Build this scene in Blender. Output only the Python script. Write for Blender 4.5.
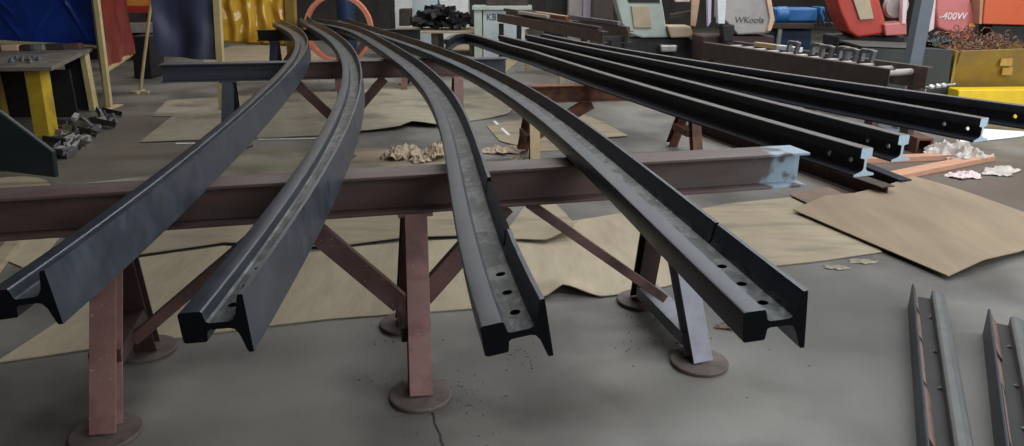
import bpy, bmesh, math, random
import numpy as np
from mathutils import Vector, Matrix, noise
C = bpy.context.scene
for o in list(bpy.data.objects): bpy.data.objects.remove(o)
COL = C.collection
random.seed(7)
# ------------------------------------------------------------------ camera
FPX, PITCH, HC = 740.0, math.radians(18.5), 1.6
cd = bpy.data.cameras.new('camera'); cam = bpy.data.objects.new('camera', cd); COL.objects.link(cam)
cam.location = (0, 0, HC); cam.rotation_euler = (math.pi/2 - PITCH, 0, 0)
cd.sensor_fit = 'HORIZONTAL'; cd.sensor_width = 36; cd.lens = FPX/1024*36; cd.clip_end = 100
C.camera = cam
# ------------------------------------------------------------------ world, lights, exposure
w = bpy.data.worlds.new('world'); C.world = w; w.use_nodes = True
w.node_tree.nodes['Background'].inputs[0].default_value = (0.75, 0.85, 1, 1)
w.node_tree.nodes['Background'].inputs[1].default_value = 0.3
C.view_settings.view_transform = 'Standard'; C.view_settings.look = 'None'
C.view_settings.exposure = 0.0; C.view_settings.gamma = 1; C.view_settings.use_curve_mapping = False
def area(name, loc, sx, sy, power, col=(1, 1, 1), rot=(0, 0, 0)):
    l = bpy.data.lights.new(name, 'AREA'); l.shape = 'RECTANGLE'; l.size = sx; l.size_y = sy
    l.energy = power; l.color = col
    o = bpy.data.objects.new(name, l); COL.objects.link(o); o.location = loc; o.rotation_euler = rot
    return o
# roof skylight strips (run across the shed) and two added fill lights
area('skylight', (5, 2.2, 6.3), 7, 1.4, 330, (0.90, 0.95, 1.0))
area('skylight', (4.5, 7.5, 6.3), 9, 1.4, 450, (0.92, 0.96, 1.0))
area('skylight', (2, 12.5, 6.3), 14, 1.4, 500, (1.0, 0.98, 0.94))
area('skylight', (1, 17.5, 6.3), 18, 1.4, 420, (1.0, 0.97, 0.92))
sd = area('right_fill_light', (10.2, 1.5, 3.4), 5.0, 4.5, 500, (0.90, 0.95, 1.0))      # unseen fill light added on the right to brighten right-facing rail faces
sd.rotation_euler = (Vector((-1, 3.2, 0.6)) - sd.location).to_track_quat('-Z', 'Y').to_euler()
dl = area('rear_fill_light', (5.0, -5.5, 4.4), 4.0, 4.0, 330, (0.94, 0.97, 1.0))      # unseen fill light added behind the camera to brighten the near leg faces
dl.rotation_euler = (Vector((0, 5, 0.4)) - dl.location).to_track_quat('-Z', 'Y').to_euler()

# ------------------------------------------------------------------ pixel <-> place
cp, sp = math.cos(PITCH), math.sin(PITCH)
def ray(px, py):
    u = (px-512)/FPX; v = (py-223)/FPX
    return Vector((u, cp - v*sp, -sp - v*cp))
def at(px, py, z=0.0):
    d = ray(px, py); return Vector((0, 0, HC)) + d*((z-HC)/d.z)
def atY(px, py, Y):
    d = ray(px, py); return Vector((0, 0, HC)) + d*(Y/d.y)

# ------------------------------------------------------------------ materials
MATS = {}
def mat(name, col, rough=0.6, metal=0.0, var=0.25, scale=6.0, col2=None, bump=0.0, stain=None, stain_scale=2.0,
        stain_lo=0.52, stain_hi=0.62, stretch=(1, 1, 1), spec=0.5, rough_var=0.0, trans=0.0, emit=None, speck=None):
    if name in MATS: return MATS[name]
    m = bpy.data.materials.new(name); m.use_nodes = True; nt = m.node_tree; N = nt.nodes; L = nt.links
    b = N['Principled BSDF']; b.inputs['Roughness'].default_value = rough; b.inputs['Metallic'].default_value = metal
    b.inputs['Specular IOR Level'].default_value = spec
    if trans: b.inputs['Transmission Weight'].default_value = trans
    tc = N.new('ShaderNodeTexCoord'); mp = N.new('ShaderNodeMapping'); L.new(tc.outputs['Object'], mp.inputs[0])
    mp.inputs['Scale'].default_value = stretch
    n = N.new('ShaderNodeTexNoise'); n.inputs['Scale'].default_value = scale; n.inputs['Detail'].default_value = 8; n.inputs['Roughness'].default_value = 0.65
    L.new(mp.outputs[0], n.inputs[0])
    r = N.new('ShaderNodeValToRGB'); L.new(n.outputs[0], r.inputs[0])
    c = Vector(col); a = c*(1-var); z = Vector(col2) if col2 else c*(1+var)
    r.color_ramp.elements[0].position = 0.3; r.color_ramp.elements[1].position = 0.7
    r.color_ramp.elements[0].color = (*a, 1); r.color_ramp.elements[1].color = (*z, 1)
    out = r.outputs[0]
    def overlay(out, colr, sc, lo, hi, seed):
        n2 = N.new('ShaderNodeTexNoise'); n2.noise_dimensions = '4D'; n2.inputs['W'].default_value = seed
        n2.inputs['Scale'].default_value = sc; n2.inputs['Detail'].default_value = 6
        L.new(mp.outputs[0], n2.inputs['Vector'])
        r2 = N.new('ShaderNodeValToRGB'); L.new(n2.outputs[0], r2.inputs[0])
        r2.color_ramp.elements[0].position = lo; r2.color_ramp.elements[1].position = hi
        r2.color_ramp.elements[0].color = (0, 0, 0, 1); r2.color_ramp.elements[1].color = (1, 1, 1, 1)
        mx = N.new('ShaderNodeMix'); mx.data_type = 'RGBA'
        L.new(r2.outputs[0], mx.inputs[0]); L.new(out, mx.inputs[6]); mx.inputs[7].default_value = (*colr, 1)
        return mx.outputs[2]
    if stain: out = overlay(out, stain, stain_scale, stain_lo, stain_hi, 3.1)
    if speck: out = overlay(out, speck, 60, 0.66, 0.70, 8.3)
    L.new(out, b.inputs['Base Color'])
    if rough_var:
        mr = N.new('ShaderNodeMapRange'); L.new(n.outputs[0], mr.inputs[0])
        mr.inputs[1].default_value = 0.3; mr.inputs[2].default_value = 0.7
        mr.inputs[3].default_value = rough-rough_var; mr.inputs[4].default_value = rough+rough_var
        L.new(mr.outputs[0], b.inputs['Roughness'])
    if bump:
        bp = N.new('ShaderNodeBump'); bp.inputs['Strength'].default_value = bump; bp.inputs['Distance'].default_value = 0.01
        L.new(n.outputs[0], bp.inputs['Height']); L.new(bp.outputs[0], b.inputs['Normal'])
    MATS[name] = m; return m
def M(n): return MATS[n]
mat('rail', (0.056, 0.066, 0.084), 0.38, 0.4, 0.35, 9, rough_var=0.08, stain=(0.06, 0.066, 0.07), stain_scale=14, stain_lo=0.55, stain_hi=0.75, bump=0.05)
mat('rail_web', (0.032, 0.040, 0.044), 0.42, 0.4, 0.5, 20, stain=(0.12, 0.13, 0.13), stain_scale=26, stain_lo=0.5, stain_hi=0.6, stretch=(1, 0.5, 1), speck=(0.008, 0.009, 0.010), bump=0.5)
mat('rail_top', (0.115, 0.102, 0.094), 0.5, 0.2, 0.2, 14)
mat('rail_dark', (0.013, 0.015, 0.022), 0.6, 0.0, 0.35, 9, rough_var=0.08, spec=0.25)
mat('end_paint', (0.40, 0.50, 0.58), 0.6, 0, 0.12, 30)
mat('end_black', (0.004, 0.0045, 0.006), 0.8, 0, 0.2, 30, spec=0.1)
mat('primer', (0.112, 0.056, 0.049), 0.55, 0, 0.35, 7, rough_var=0.1, stain=(0.060, 0.034, 0.030), stain_scale=4, speck=(0.32, 0.2, 0.17), bump=0.1)
mat('primer_beam', (0.085, 0.047, 0.041), 0.55, 0, 0.35, 7, rough_var=0.1, stain=(0.110, 0.098, 0.090), stain_scale=3.2, stain_lo=0.47, stain_hi=0.7, speck=(0.05, 0.03, 0.028), bump=0.1, stretch=(0.5, 1.5, 1.5))
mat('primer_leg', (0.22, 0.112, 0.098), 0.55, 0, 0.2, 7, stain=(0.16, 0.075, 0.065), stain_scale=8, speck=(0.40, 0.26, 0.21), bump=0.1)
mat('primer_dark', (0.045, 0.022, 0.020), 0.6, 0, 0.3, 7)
mat('leg_paint', (0.27, 0.27, 0.31), 0.55, 0, 0.2, 12, stain=(0.2, 0.12, 0.1), stain_scale=9, stain_lo=0.6, stain_hi=0.68)
mat('cross_paint', (0.19, 0.20, 0.22), 0.55, 0, 0.2, 12)
mat('rust', (0.16, 0.06, 0.032), 0.75, 0, 0.4, 12, stain=(0.08, 0.035, 0.024), stain_scale=7, bump=0.2)
mat('rust_dark', (0.06, 0.04, 0.032), 0.75, 0, 0.4, 12, stain=(0.10, 0.055, 0.035), stain_scale=9, bump=0.2)
mat('foot_plate', (0.125, 0.095, 0.082), 0.7, 0.1, 0.3, 18, stain=(0.09, 0.07, 0.06), stain_scale=12)
mat('steel_blue', (0.065, 0.075, 0.092), 0.5, 0.3, 0.2, 10)
mat('plywood', (0.335, 0.272, 0.182), 0.75, 0, 0.14, 3, stretch=(1, 5, 1), stain=(0.19, 0.155, 0.11), stain_scale=1.3, stain_lo=0.52, stain_hi=0.72)
mat('plywood_pale', (0.40, 0.33, 0.225), 0.75, 0, 0.10, 4, stretch=(4, 1, 1), stain=(0.33, 0.265, 0.18), stain_scale=1.6, stain_lo=0.5, stain_hi=0.7, bump=0.3)
mat('plywood_grey', (0.30, 0.265, 0.195), 0.8, 0, 0.15, 4, stain=(0.18, 0.155, 0.115), stain_scale=2.2, stain_lo=0.5, stain_hi=0.65)
mat('cardboard', (0.285, 0.215, 0.140), 0.8, 0, 0.14, 2.2, stretch=(3.0, 0.7, 1), stain=(0.24, 0.175, 0.115), stain_scale=1.0, stain_lo=0.5, stain_hi=0.7)
mat('cardboard_dark', (0.20, 0.14, 0.095), 0.8, 0, 0.2, 4)
mat('paper', (0.55, 0.43, 0.31), 0.85, 0, 0.15, 8)
mat('timber', (0.48, 0.25, 0.155), 0.7, 0, 0.15, 5, stretch=(1, 8, 8))
mat('timber_pale', (0.42, 0.31, 0.17), 0.7, 0, 0.15, 6)
mat('white_sheet', (0.80, 0.82, 0.84), 0.5, 0, 0.05, 4)
mat('plastic_clear', (0.62, 0.55, 0.50), 0.35, 0, 0.2, 12, trans=0.25)
mat('black_plastic', (0.012, 0.013, 0.015), 0.35, 0, 0.3, 12)
mat('black', (0.010, 0.010, 0.010), 0.7, 0, 0.3, 12)
mat('yellow', (0.55, 0.37, 0.03), 0.5, 0, 0.15, 8, stain=(0.40, 0.26, 0.03), stain_scale=5, speck=(0.2, 0.14, 0.06))
mat('yellow_bright', (0.85, 0.55, 0.015), 0.45, 0, 0.12, 8)
mat('yellow_dull', (0.30, 0.19, 0.03), 0.55, 0, 0.2, 5, stain=(0.25, 0.16, 0.04), stain_scale=4)
mat('cream', (0.50, 0.40, 0.20), 0.55, 0, 0.15, 8)
mat('green_dark', (0.012, 0.020, 0.022), 0.5, 0, 0.2, 6)
mat('green_bin', (0.030, 0.036, 0.030), 0.6, 0, 0.2, 6)
mat('table_top', (0.20, 0.175, 0.145), 0.6, 0.2, 0.25, 6, stain=(0.12, 0.095, 0.075), stain_scale=5)
mat('steel_scrap', (0.17, 0.17, 0.175), 0.45, 0.5, 0.4, 12)
mat('vinyl_blue', (0.010, 0.032, 0.19), 0.22, 0, 0.3, 2.5, bump=0.6, spec=0.35)
mat('vinyl_red', (0.20, 0.028, 0.026), 0.25, 0, 0.25, 3, bump=0.2)
mat('vinyl_grey', (0.045, 0.050, 0.095), 0.4, 0, 0.2, 3, stretch=(1, 1, 0.3), bump=0.2)
mat('vinyl_amber', (0.80, 0.38, 0.012), 0.14, 0, 0.35, 4, col2=(0.95, 0.62, 0.08), stain=(0.80, 0.27, 0.01), stain_scale=2, stain_lo=0.5, stain_hi=0.6, stretch=(1.5, 1, 0.5), bump=1.0, spec=0.8)
mat('arch', (0.62, 0.22, 0.14), 0.5, 0, 0.15, 8)
mat('orange', (0.62, 0.10, 0.02), 0.45, 0, 0.05, 6)
mat('orange_pale', (0.75, 0.30, 0.06), 0.5, 0, 0.1, 6)
mat('red', (0.45, 0.045, 0.025), 0.4, 0, 0.15, 6)
mat('red_pink', (0.55, 0.16, 0.15), 0.45, 0, 0.1, 6)
mat('white_pink', (0.75, 0.58, 0.58), 0.5, 0, 0.1, 8)
mat('white_paint', (0.68, 0.72, 0.72), 0.5, 0, 0.1, 8)
mat('machine_green', (0.42, 0.48, 0.43), 0.45, 0, 0.12, 6, speck=(0.2, 0.2, 0.18))
mat('machine_grey', (0.36, 0.33, 0.31), 0.45, 0, 0.15, 6)
mat('machine_dark', (0.020, 0.019, 0.019), 0.6, 0.2, 0.4, 8)
mat('machine_brown', (0.045, 0.034, 0.027), 0.65, 0.1, 0.35, 8)
mat('beige', (0.46, 0.37, 0.25), 0.55, 0, 0.12, 8)
mat('peach', (0.70, 0.47, 0.32), 0.5, 0, 0.12, 8)
mat('lavender', (0.50, 0.45, 0.58), 0.5, 0, 0.1, 8)
mat('cabinet', (0.46, 0.53, 0.58), 0.5, 0, 0.08, 6)
mat('blue_box', (0.02, 0.12, 0.32), 0.4, 0, 0.2, 8)
mat('blue_dark', (0.010, 0.030, 0.08), 0.5, 0, 0.2, 8)
mat('copper', (0.19, 0.10, 0.065), 0.4, 0.4, 0.3, 14)
mat('ink_grey', (0.11, 0.105, 0.10), 0.6)
mat('ink', (0.03, 0.035, 0.045), 0.6)
mat('ink_white', (0.8, 0.75, 0.75), 0.6)
mat('wall', (0.055, 0.05, 0.047), 0.9, 0, 0.3, 1.5)
mat('roof', (0.12, 0.12, 0.12), 0.9, 0, 0.2, 1.5)
mat('column', (0.12, 0.14, 0.165), 0.5, 0.1, 0.12, 6)
mat('silver', (0.5, 0.5, 0.48), 0.3, 0.7, 0.2, 10)
# primer beam whose right end has a worn coat of pale blue paint
def beam_mat(name, x0, x1, base, paint, mid=None):
    m = M('primer_beam').copy(); m.name = name; MATS[name] = m
    nt = m.node_tree; N = nt.nodes; L = nt.links; b = N['Principled BSDF']
    src = b.inputs['Base Color'].links[0].from_socket
    tc = N.new('ShaderNodeTexCoord'); sx = N.new('ShaderNodeSeparateXYZ'); L.new(tc.outputs['Object'], sx.inputs[0])
    n = N.new('ShaderNodeTexNoise'); n.inputs['Scale'].default_value = 9; n.inputs['Detail'].default_value = 8; L.new(tc.outputs['Object'], n.inputs[0])
    mr = N.new('ShaderNodeMapRange'); mr.inputs[1].default_value = x0; mr.inputs[2].default_value = x1; 
    if mid is None: L.new(sx.outputs[0], mr.inputs[0])
    else:
        m1 = N.new('ShaderNodeMath'); m1.operation = 'SUBTRACT'; L.new(sx.outputs[0], m1.inputs[0]); m1.inputs[1].default_value = mid
        m2 = N.new('ShaderNodeMath'); m2.operation = 'ABSOLUTE'; L.new(m1.outputs[0], m2.inputs[0]); L.new(m2.outputs[0], mr.inputs[0])
    ad = N.new('ShaderNodeMath'); ad.operation = 'ADD'; L.new(mr.outputs[0], ad.inputs[0])
    sb = N.new('ShaderNodeMath'); sb.operation = 'MULTIPLY_ADD'; L.new(n.outputs[0], sb.inputs[0]); sb.inputs[1].default_value = 1.6; sb.inputs[2].default_value = -0.8
    L.new(sb.outputs[0], ad.inputs[1])
    r = N.new('ShaderNodeValToRGB'); L.new(ad.outputs[0], r.inputs[0]); r.color_ramp.elements[0].position = 0.45; r.color_ramp.elements[1].position = 0.6
    mx = N.new('ShaderNodeMix'); mx.data_type = 'RGBA'; L.new(r.outputs[0], mx.inputs[0]); L.new(src, mx.inputs[6]); mx.inputs[7].default_value = (*paint, 1)
    L.new(mx.outputs[2], b.inputs['Base Color'])
beam_mat('beam_front', 1.36, 1.95, None, (0.27, 0.35, 0.42))
beam_mat('beam_rear', 0.55, 1.05, None, (0.042, 0.048, 0.064), 0.38)
# concrete floor, mottled and stained, with one expansion joint
def floor_mat():
    m = mat('concrete', (0.172, 0.162, 0.144), 0.50, 0, 0.24, 1.6, rough_var=0.14, stain=(0.078, 0.071, 0.062), stain_scale=1.2, stain_lo=0.46, stain_hi=0.62, speck=(0.09, 0.085, 0.08), bump=0.08)
    nt = m.node_tree; N = nt.nodes; L = nt.links; b = N['Principled BSDF']
    src = b.inputs['Base Color'].links[0].from_socket
    p0, p1 = at(403, 328), at(443, 446)
    d = (p1-p0).normalized(); nx, ny = d.y, -d.x; c0 = nx*p0.x + ny*p0.y
    tc = N.new('ShaderNodeTexCoord'); dp = N.new('ShaderNodeVectorMath'); dp.operation = 'DOT_PRODUCT'
    L.new(tc.outputs['Object'], dp.inputs[0]); dp.inputs[1].default_value = (nx, ny, 0)
    n = N.new('ShaderNodeTexNoise'); n.inputs['Scale'].default_value = 14; n.inputs['Detail'].default_value = 5; L.new(tc.outputs['Object'], n.inputs[0])
    ma = N.new('ShaderNodeMath'); ma.operation = 'MULTIPLY_ADD'; L.new(n.outputs[0], ma.inputs[0]); ma.inputs[1].default_value = 0.02; ma.inputs[2].default_value = -0.01 - c0
    ad = N.new('ShaderNodeMath'); ad.operation = 'ADD'; L.new(dp.outputs['Value'], ad.inputs[0]); L.new(ma.outputs[0], ad.inputs[1])
    ab = N.new('ShaderNodeMath'); ab.operation = 'ABSOLUTE'; L.new(ad.outputs[0], ab.inputs[0])
    r = N.new('ShaderNodeMapRange'); L.new(ab.outputs[0], r.inputs[0]); r.inputs[1].default_value = 0.003; r.inputs[2].default_value = 0.0065; r.inputs[3].default_value = 1; r.inputs[4].default_value = 0
    mx = N.new('ShaderNodeMix'); mx.data_type = 'RGBA'; L.new(r.outputs[0], mx.inputs[0]); L.new(src, mx.inputs[6]); mx.inputs[7].default_value = (0.02, 0.019, 0.018, 1)
    out = mx.outputs[2]
    for (cx, cy), rad, colr, sd in ((at(1000, 195)[:2], 1.7, (0.085, 0.058, 0.044), 1.0), (at(60, 150)[:2], 2.6, (0.12, 0.105, 0.08), 5.0), (at(870, 320)[:2], 0.9, (0.085, 0.082, 0.075), 9.0)):
        ds = N.new('ShaderNodeVectorMath'); ds.operation = 'DISTANCE'; L.new(tc.outputs['Object'], ds.inputs[0]); ds.inputs[1].default_value = (cx, cy, 0)
        nn = N.new('ShaderNodeTexNoise'); nn.noise_dimensions = '4D'; nn.inputs['W'].default_value = sd; nn.inputs['Scale'].default_value = 1.6; nn.inputs['Detail'].default_value = 7; L.new(tc.outputs['Object'], nn.inputs['Vector'])
        a1 = N.new('ShaderNodeMath'); a1.operation = 'MULTIPLY_ADD'; L.new(nn.outputs[0], a1.inputs[0]); a1.inputs[1].default_value = rad*1.6; L.new(ds.outputs['Value'], a1.inputs[2])
        r3 = N.new('ShaderNodeMapRange'); L.new(a1.outputs[0], r3.inputs[0]); r3.inputs[1].default_value = rad*1.25; r3.inputs[2].default_value = rad*1.95; r3.inputs[3].default_value = 0.85; r3.inputs[4].default_value = 0
        m3 = N.new('ShaderNodeMix'); m3.data_type = 'RGBA'; L.new(r3.outputs[0], m3.inputs[0]); L.new(out, m3.inputs[6]); m3.inputs[7].default_value = (*colr, 1)
        out = m3.outputs[2]
    L.new(out, b.inputs['Base Color'])
floor_mat()

# ------------------------------------------------------------------ mesh helpers
def tag(o, label=None, cat=None, group=None, kind=None):
    if label: o['label'] = label
    if cat: o['category'] = cat
    if group: o['group'] = group
    if kind: o['kind'] = kind
    return o
def empty(name, loc, rz=0):
    o = bpy.data.objects.new(name, None); COL.objects.link(o); o.location = loc; o.rotation_euler = (0, 0, rz); o.empty_display_size = 0.1
    return o
class MB:
    def __init__(s): s.v = []; s.f = []; s.mi = []
    def add(s, verts, faces, mi=0):
        k = len(s.v); s.v += [Vector(p) for p in verts]
        for f in faces: s.f.append([i+k for i in f]); s.mi.append(mi)
        return s
    def box(s, c, size, rz=0.0, mtx=None):
        hx, hy, hz = size[0]/2, size[1]/2, size[2]/2
        vs = [Vector((x, y, z)) for x in (-hx, hx) for y in (-hy, hy) for z in (-hz, hz)]
        R = mtx if mtx is not None else Matrix.Rotation(rz, 3, 'Z')
        return s.add([R @ p + Vector(c) for p in vs], [(0, 1, 3, 2), (4, 6, 7, 5), (0, 4, 5, 1), (2, 3, 7, 6), (0, 2, 6, 4), (1, 5, 7, 3)])
    def prism(s, poly, vec, mi=0):
        n = len(poly); a = [Vector(p) for p in poly]; b = [p+Vector(vec) for p in a]
        return s.add(a+b, [tuple(range(n))[::-1], tuple(range(n, 2*n))] + [(i, (i+1) % n, n+(i+1) % n, n+i) for i in range(n)], mi)
    def bar(s, p0, p1, prof, side=(0, 0, 1)):
        # extrude a closed 2D profile from p0 to p1; profile x along 'side' made square to the axis
        p0, p1 = Vector(p0), Vector(p1); ax = (p1-p0).normalized(); sx = Vector(side); sx = (sx - ax*sx.dot(ax)).normalized(); sy = ax.cross(sx)
        return s.prism([p0 + sx*a + sy*b for a, b in prof], p1-p0)
    def tube(s, pts, r, n=8, closed=False):
        pts = [Vector(p) for p in pts]; k = len(s.v); m = len(pts); up = Vector((0.13, 0.27, 0.95))
        for i, p in enumerate(pts):
            t = (pts[(i+1) % m]-pts[i-1]) if closed else (pts[min(i+1, m-1)]-pts[max(i-1, 0)])
            t.normalize(); a = t.cross(up)
            if a.length < 0.05: a = t.cross(Vector((1, 0, 0)))
            a.normalize(); b = t.cross(a)
            rr = r[i] if isinstance(r, (list, tuple)) else r
            s.v += [p + (a*math.cos(q*2*math.pi/n) + b*math.sin(q*2*math.pi/n))*rr for q in range(n)]
        for i in range(m if closed else m-1):
            j = (i+1) % m
            for q in range(n):
                s.f.append([k+i*n+q, k+i*n+(q+1) % n, k+j*n+(q+1) % n, k+j*n+q]); s.mi.append(0)
        if not closed:
            s.f.append([k+q for q in range(n)][::-1]); s.mi.append(0); s.f.append([k+(m-1)*n+q for q in range(n)]); s.mi.append(0)
        return s
    def lathe(s, c, prof, n=28, axis='Z'):
        k = len(s.v); c = Vector(c); m = len(prof)
        for r, h in prof:
            for q in range(n):
                a = q*2*math.pi/n; x, y = r*math.cos(a), r*math.sin(a)
                p = Vector((x, y, h)) if axis == 'Z' else (Vector((x, h, y)) if axis == 'Y' else Vector((h, x, y)))
                s.v.append(c+p)
        for i in range(m-1):
            for q in range(n):
                s.f.append([k+i*n+q, k+i*n+(q+1) % n, k+(i+1)*n+(q+1) % n, k+(i+1)*n+q]); s.mi.append(0)
        s.f.append([k+q for q in range(n)][::-1]); s.mi.append(0); s.f.append([k+(m-1)*n+q for q in range(n)]); s.mi.append(0)
        return s
    def build(s, name, material, parent=None, origin=None, local=False, bevel=0.0, smooth=False, segs=2):
        off = Vector((0, 0, 0))
        if not local:
            if parent is not None:
                q = parent; 
                while q is not None: off = off + q.location; q = q.parent
            elif origin is not None: off = Vector(origin)
            else:
                lo = [min(p[i] for p in s.v) for i in range(3)]; hi = [max(p[i] for p in s.v) for i in range(3)]
                off = Vector(((lo[0]+hi[0])/2, (lo[1]+hi[1])/2, lo[2]))
        me = bpy.data.meshes.new(name); me.from_pydata([p-off for p in s.v], [], s.f)
        ms = material if isinstance(material, (list, tuple)) else [material]
        for m in ms: me.materials.append(MATS[m] if isinstance(m, str) else m)
        for p, i in zip(me.polygons, s.mi): p.material_index = min(i, len(ms)-1)
        bm = bmesh.new(); bm.from_mesh(me); bmesh.ops.recalc_face_normals(bm, faces=bm.faces)
        if bevel:
            es = [e for e in bm.edges if len(e.link_faces) == 2 and e.calc_face_angle(0) > 0.6]
            bmesh.ops.bevel(bm, geom=es, offset=bevel, segments=segs, affect='EDGES', profile=0.5, clamp_overlap=True)
        bm.to_mesh(me); bm.free()
        if smooth:
            for p in me.polygons: p.use_smooth = True
            me.set_sharp_from_angle(angle=math.radians(38))
        o = bpy.data.objects.new(name, me); COL.objects.link(o)
        if parent is not None: o.parent = parent
        elif not local: o.location = off
        return o
def copy_tree(o, parent=None):
    c = o.copy(); COL.objects.link(c)
    if parent is not None: c.parent = parent
    for ch in [x for x in bpy.data.objects if x.parent == o]: copy_tree(ch, c)
    return c
def rect(a, b): return [(-a/2, -b/2), (a/2, -b/2), (a/2, b/2), (-a/2, b/2)]
def isec(wd, h, tf, tw):   # I section: x along flange width, y along height, centred
    return [(-wd/2, -h/2), (wd/2, -h/2), (wd/2, -h/2+tf), (tw/2, -h/2+tf), (tw/2, h/2-tf), (wd/2, h/2-tf), (wd/2, h/2), (-wd/2, h/2), (-wd/2, h/2-tf), (-tw/2, h/2-tf), (-tw/2, -h/2+tf), (-wd/2, -h/2+tf)]
def csec(wd, h, t):        # channel: back at x=-wd/2
    return [(-wd/2, -h/2), (wd/2, -h/2), (wd/2, -h/2+t), (-wd/2+t, -h/2+t), (-wd/2+t, h/2-t), (wd/2, h/2-t), (wd/2, h/2), (-wd/2, h/2)]
def slab(mb, px, Y, depth, mi=0):      # outline seen at distance Y, given real depth
    return mb.prism([atY(x, y, Y) for x, y in px], (0, depth, 0), mi)

# ------------------------------------------------------------------ the setting
o = MB().box((0, 8, -0.1), (22, 34, 0.2)).build('floor', 'concrete', origin=(0, 0, 0)); tag(o, kind='structure')
o = MB().box((0, 8, 6.6), (22, 34, 0.2)).build('ceiling', 'roof'); tag(o, kind='structure')
o = MB().box((0, 25.1, 3.3), (22, 0.2, 6.6)).build('wall_back', 'wall'); tag(o, kind='structure')
o = MB().box((0, -9.1, 3.3), (22, 0.2, 6.6)).build('wall_front', 'roof'); tag(o, kind='structure')
o = MB().box((-11.1, 8, 3.3), (0.2, 34, 6.6)).build('wall_left', 'wall'); tag(o, kind='structure')
o = MB().box((11.1, 8, 3.3), (0.2, 34, 6.6)).build('wall_right', 'wall'); tag(o, kind='structure')

# ------------------------------------------------------------------ rails
RH, RF = 0.140, 0.132
def rail_prof(hh=0.035):       # (a = height from the foot face, b = across), closed, right half then left half
    hf = RF/2; tw = 0.0075
    R = [(0, hf), (0.010, hf), (0.013, hf-0.006), (0.022, 0.024), (0.030, 0.011), (0.040, tw), (0.080, tw), (0.086, 0.011), (0.090, hh-0.003), (0.093, hh), (RH-0.006, hh), (RH-0.002, hh-0.002), (RH, hh-0.006)]
    return R + [(a, -b) for a, b in reversed(R)]
def poly_path(pts, deg, y0, y1, n):
    ys = np.array([p[1] for p in pts]); xs = np.array([p[0] for p in pts]); k = np.polyfit(ys, xs, deg, w=1/ys)
    return [(float(np.polyval(k, y)), float(y)) for y in np.linspace(y0, y1, n)]
def sweep(path, prof, z, matidx_end=1):
    mb = MB(); n = len(prof); m = len(path)
    for i, (x, y) in enumerate(path):
        a = path[max(i-1, 0)]; b = path[min(i+1, m-1)]
        t = Vector((b[0]-a[0], b[1]-a[1])).normalized(); rx, ry = t.y, -t.x
        for u, wv in prof: mb.v.append(Vector((x+rx*u, y+ry*u, z+wv)))
    for i in range(m-1):
        for q in range(n):
            mb.f.append([i*n+q, i*n+(q+1) % n, (i+1)*n+(q+1) % n, (i+1)*n+q]); mb.mi.append(0)
    mb.f.append(list(range(n))); mb.mi.append(matidx_end)
    mb.f.append([(m-1)*n+q for q in range(n)][::-1]); mb.mi.append(0)
    return mb
def along(path, d):
    acc = 0
    for i in range(len(path)-1):
        p, q = Vector(path[i]), Vector(path[i+1]); l = (q-p).length
        if acc+l >= d: return p+(q-p)*((d-acc)/l), (q-p).normalized()
        acc += l
def cut(o, cutters):
    for c in cutters:
        mb = MB(); c(mb); k = mb.build('cutter', 'end_black', origin=(0, 0, 0))
        md = o.modifiers.new('b', 'BOOLEAN'); md.operation = 'DIFFERENCE'; md.object = k; md.solver = 'EXACT'
        dg = bpy.context.evaluated_depsgraph_get(); me = bpy.data.meshes.new_from_object(o.evaluated_get(dg))
        old = o.data; o.modifiers.clear()
        if len(me.vertices) > 0.9*len(old.vertices): o.data = me; bpy.data.meshes.remove(old)
        bpy.data.objects.remove(k)
    me = o.data; me.name = o.name
    for p in me.polygons: p.use_smooth = True
    me.set_sharp_from_angle(angle=math.radians(30))
raw = [(-a, b) for a, b in rail_prof()]
def lying(deg):         # the profile on its side, tipped over by deg; u = 0 at the foot's upper edge, lowest point at 0
    ct, st = math.cos(math.radians(deg)), math.sin(math.radians(deg))
    rot = [(u*ct - v*st, u*st + v*ct) for u, v in raw]
    w0 = min(v for u, v in rot); uF = -(RF/2)*st
    return [(u-uF, v-w0) for u, v in rot], ct, st, w0
TIP = {1: 7.0, 2: 4.0, 3: 9.0, 4: 4.0}
ZB = 0.850                                     # top of the trestles
F = {1: [(50.5,264.6),(101,229),(145,194),(186,159),(249,105),(276,85),(296,62),(302,49),(305,40),(296,27),(280,20)],
     2: [(242,294),(286,227.5),(315,182.6),(335,145),(352,102),(357.4,84),(360,74),(357,62),(350.6,47.7),(338,36.7),(322.4,25.7),(305,16)],
     3: [(540.6,298.5),(507,228.6),(481.6,161),(466,124),(440,79),(420,63.5),(400,49),(383.6,40),(365,30),(343,23)],
     4: [(808,290.6),(718.5,225),(660,179.5),(610,141),(565,112),(520,86),(474,59),(451.6,50),(400,38),(368,24),(347.5,20)]}
YEND = {1: 11.4, 2: 12.4, 3: 11.6, 4: 11.8}
LAB = {1: 'curved black rail on its side, leftmost of the four, showing its smooth foot face',
       2: 'curved black rail on its side, second from left, between the left and centre legs',
       3: 'curved black rail with a scaly web, third from left, right of the centre leg',
       4: 'rightmost of the four curved black rails, one slit in its raised foot edge'}
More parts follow.
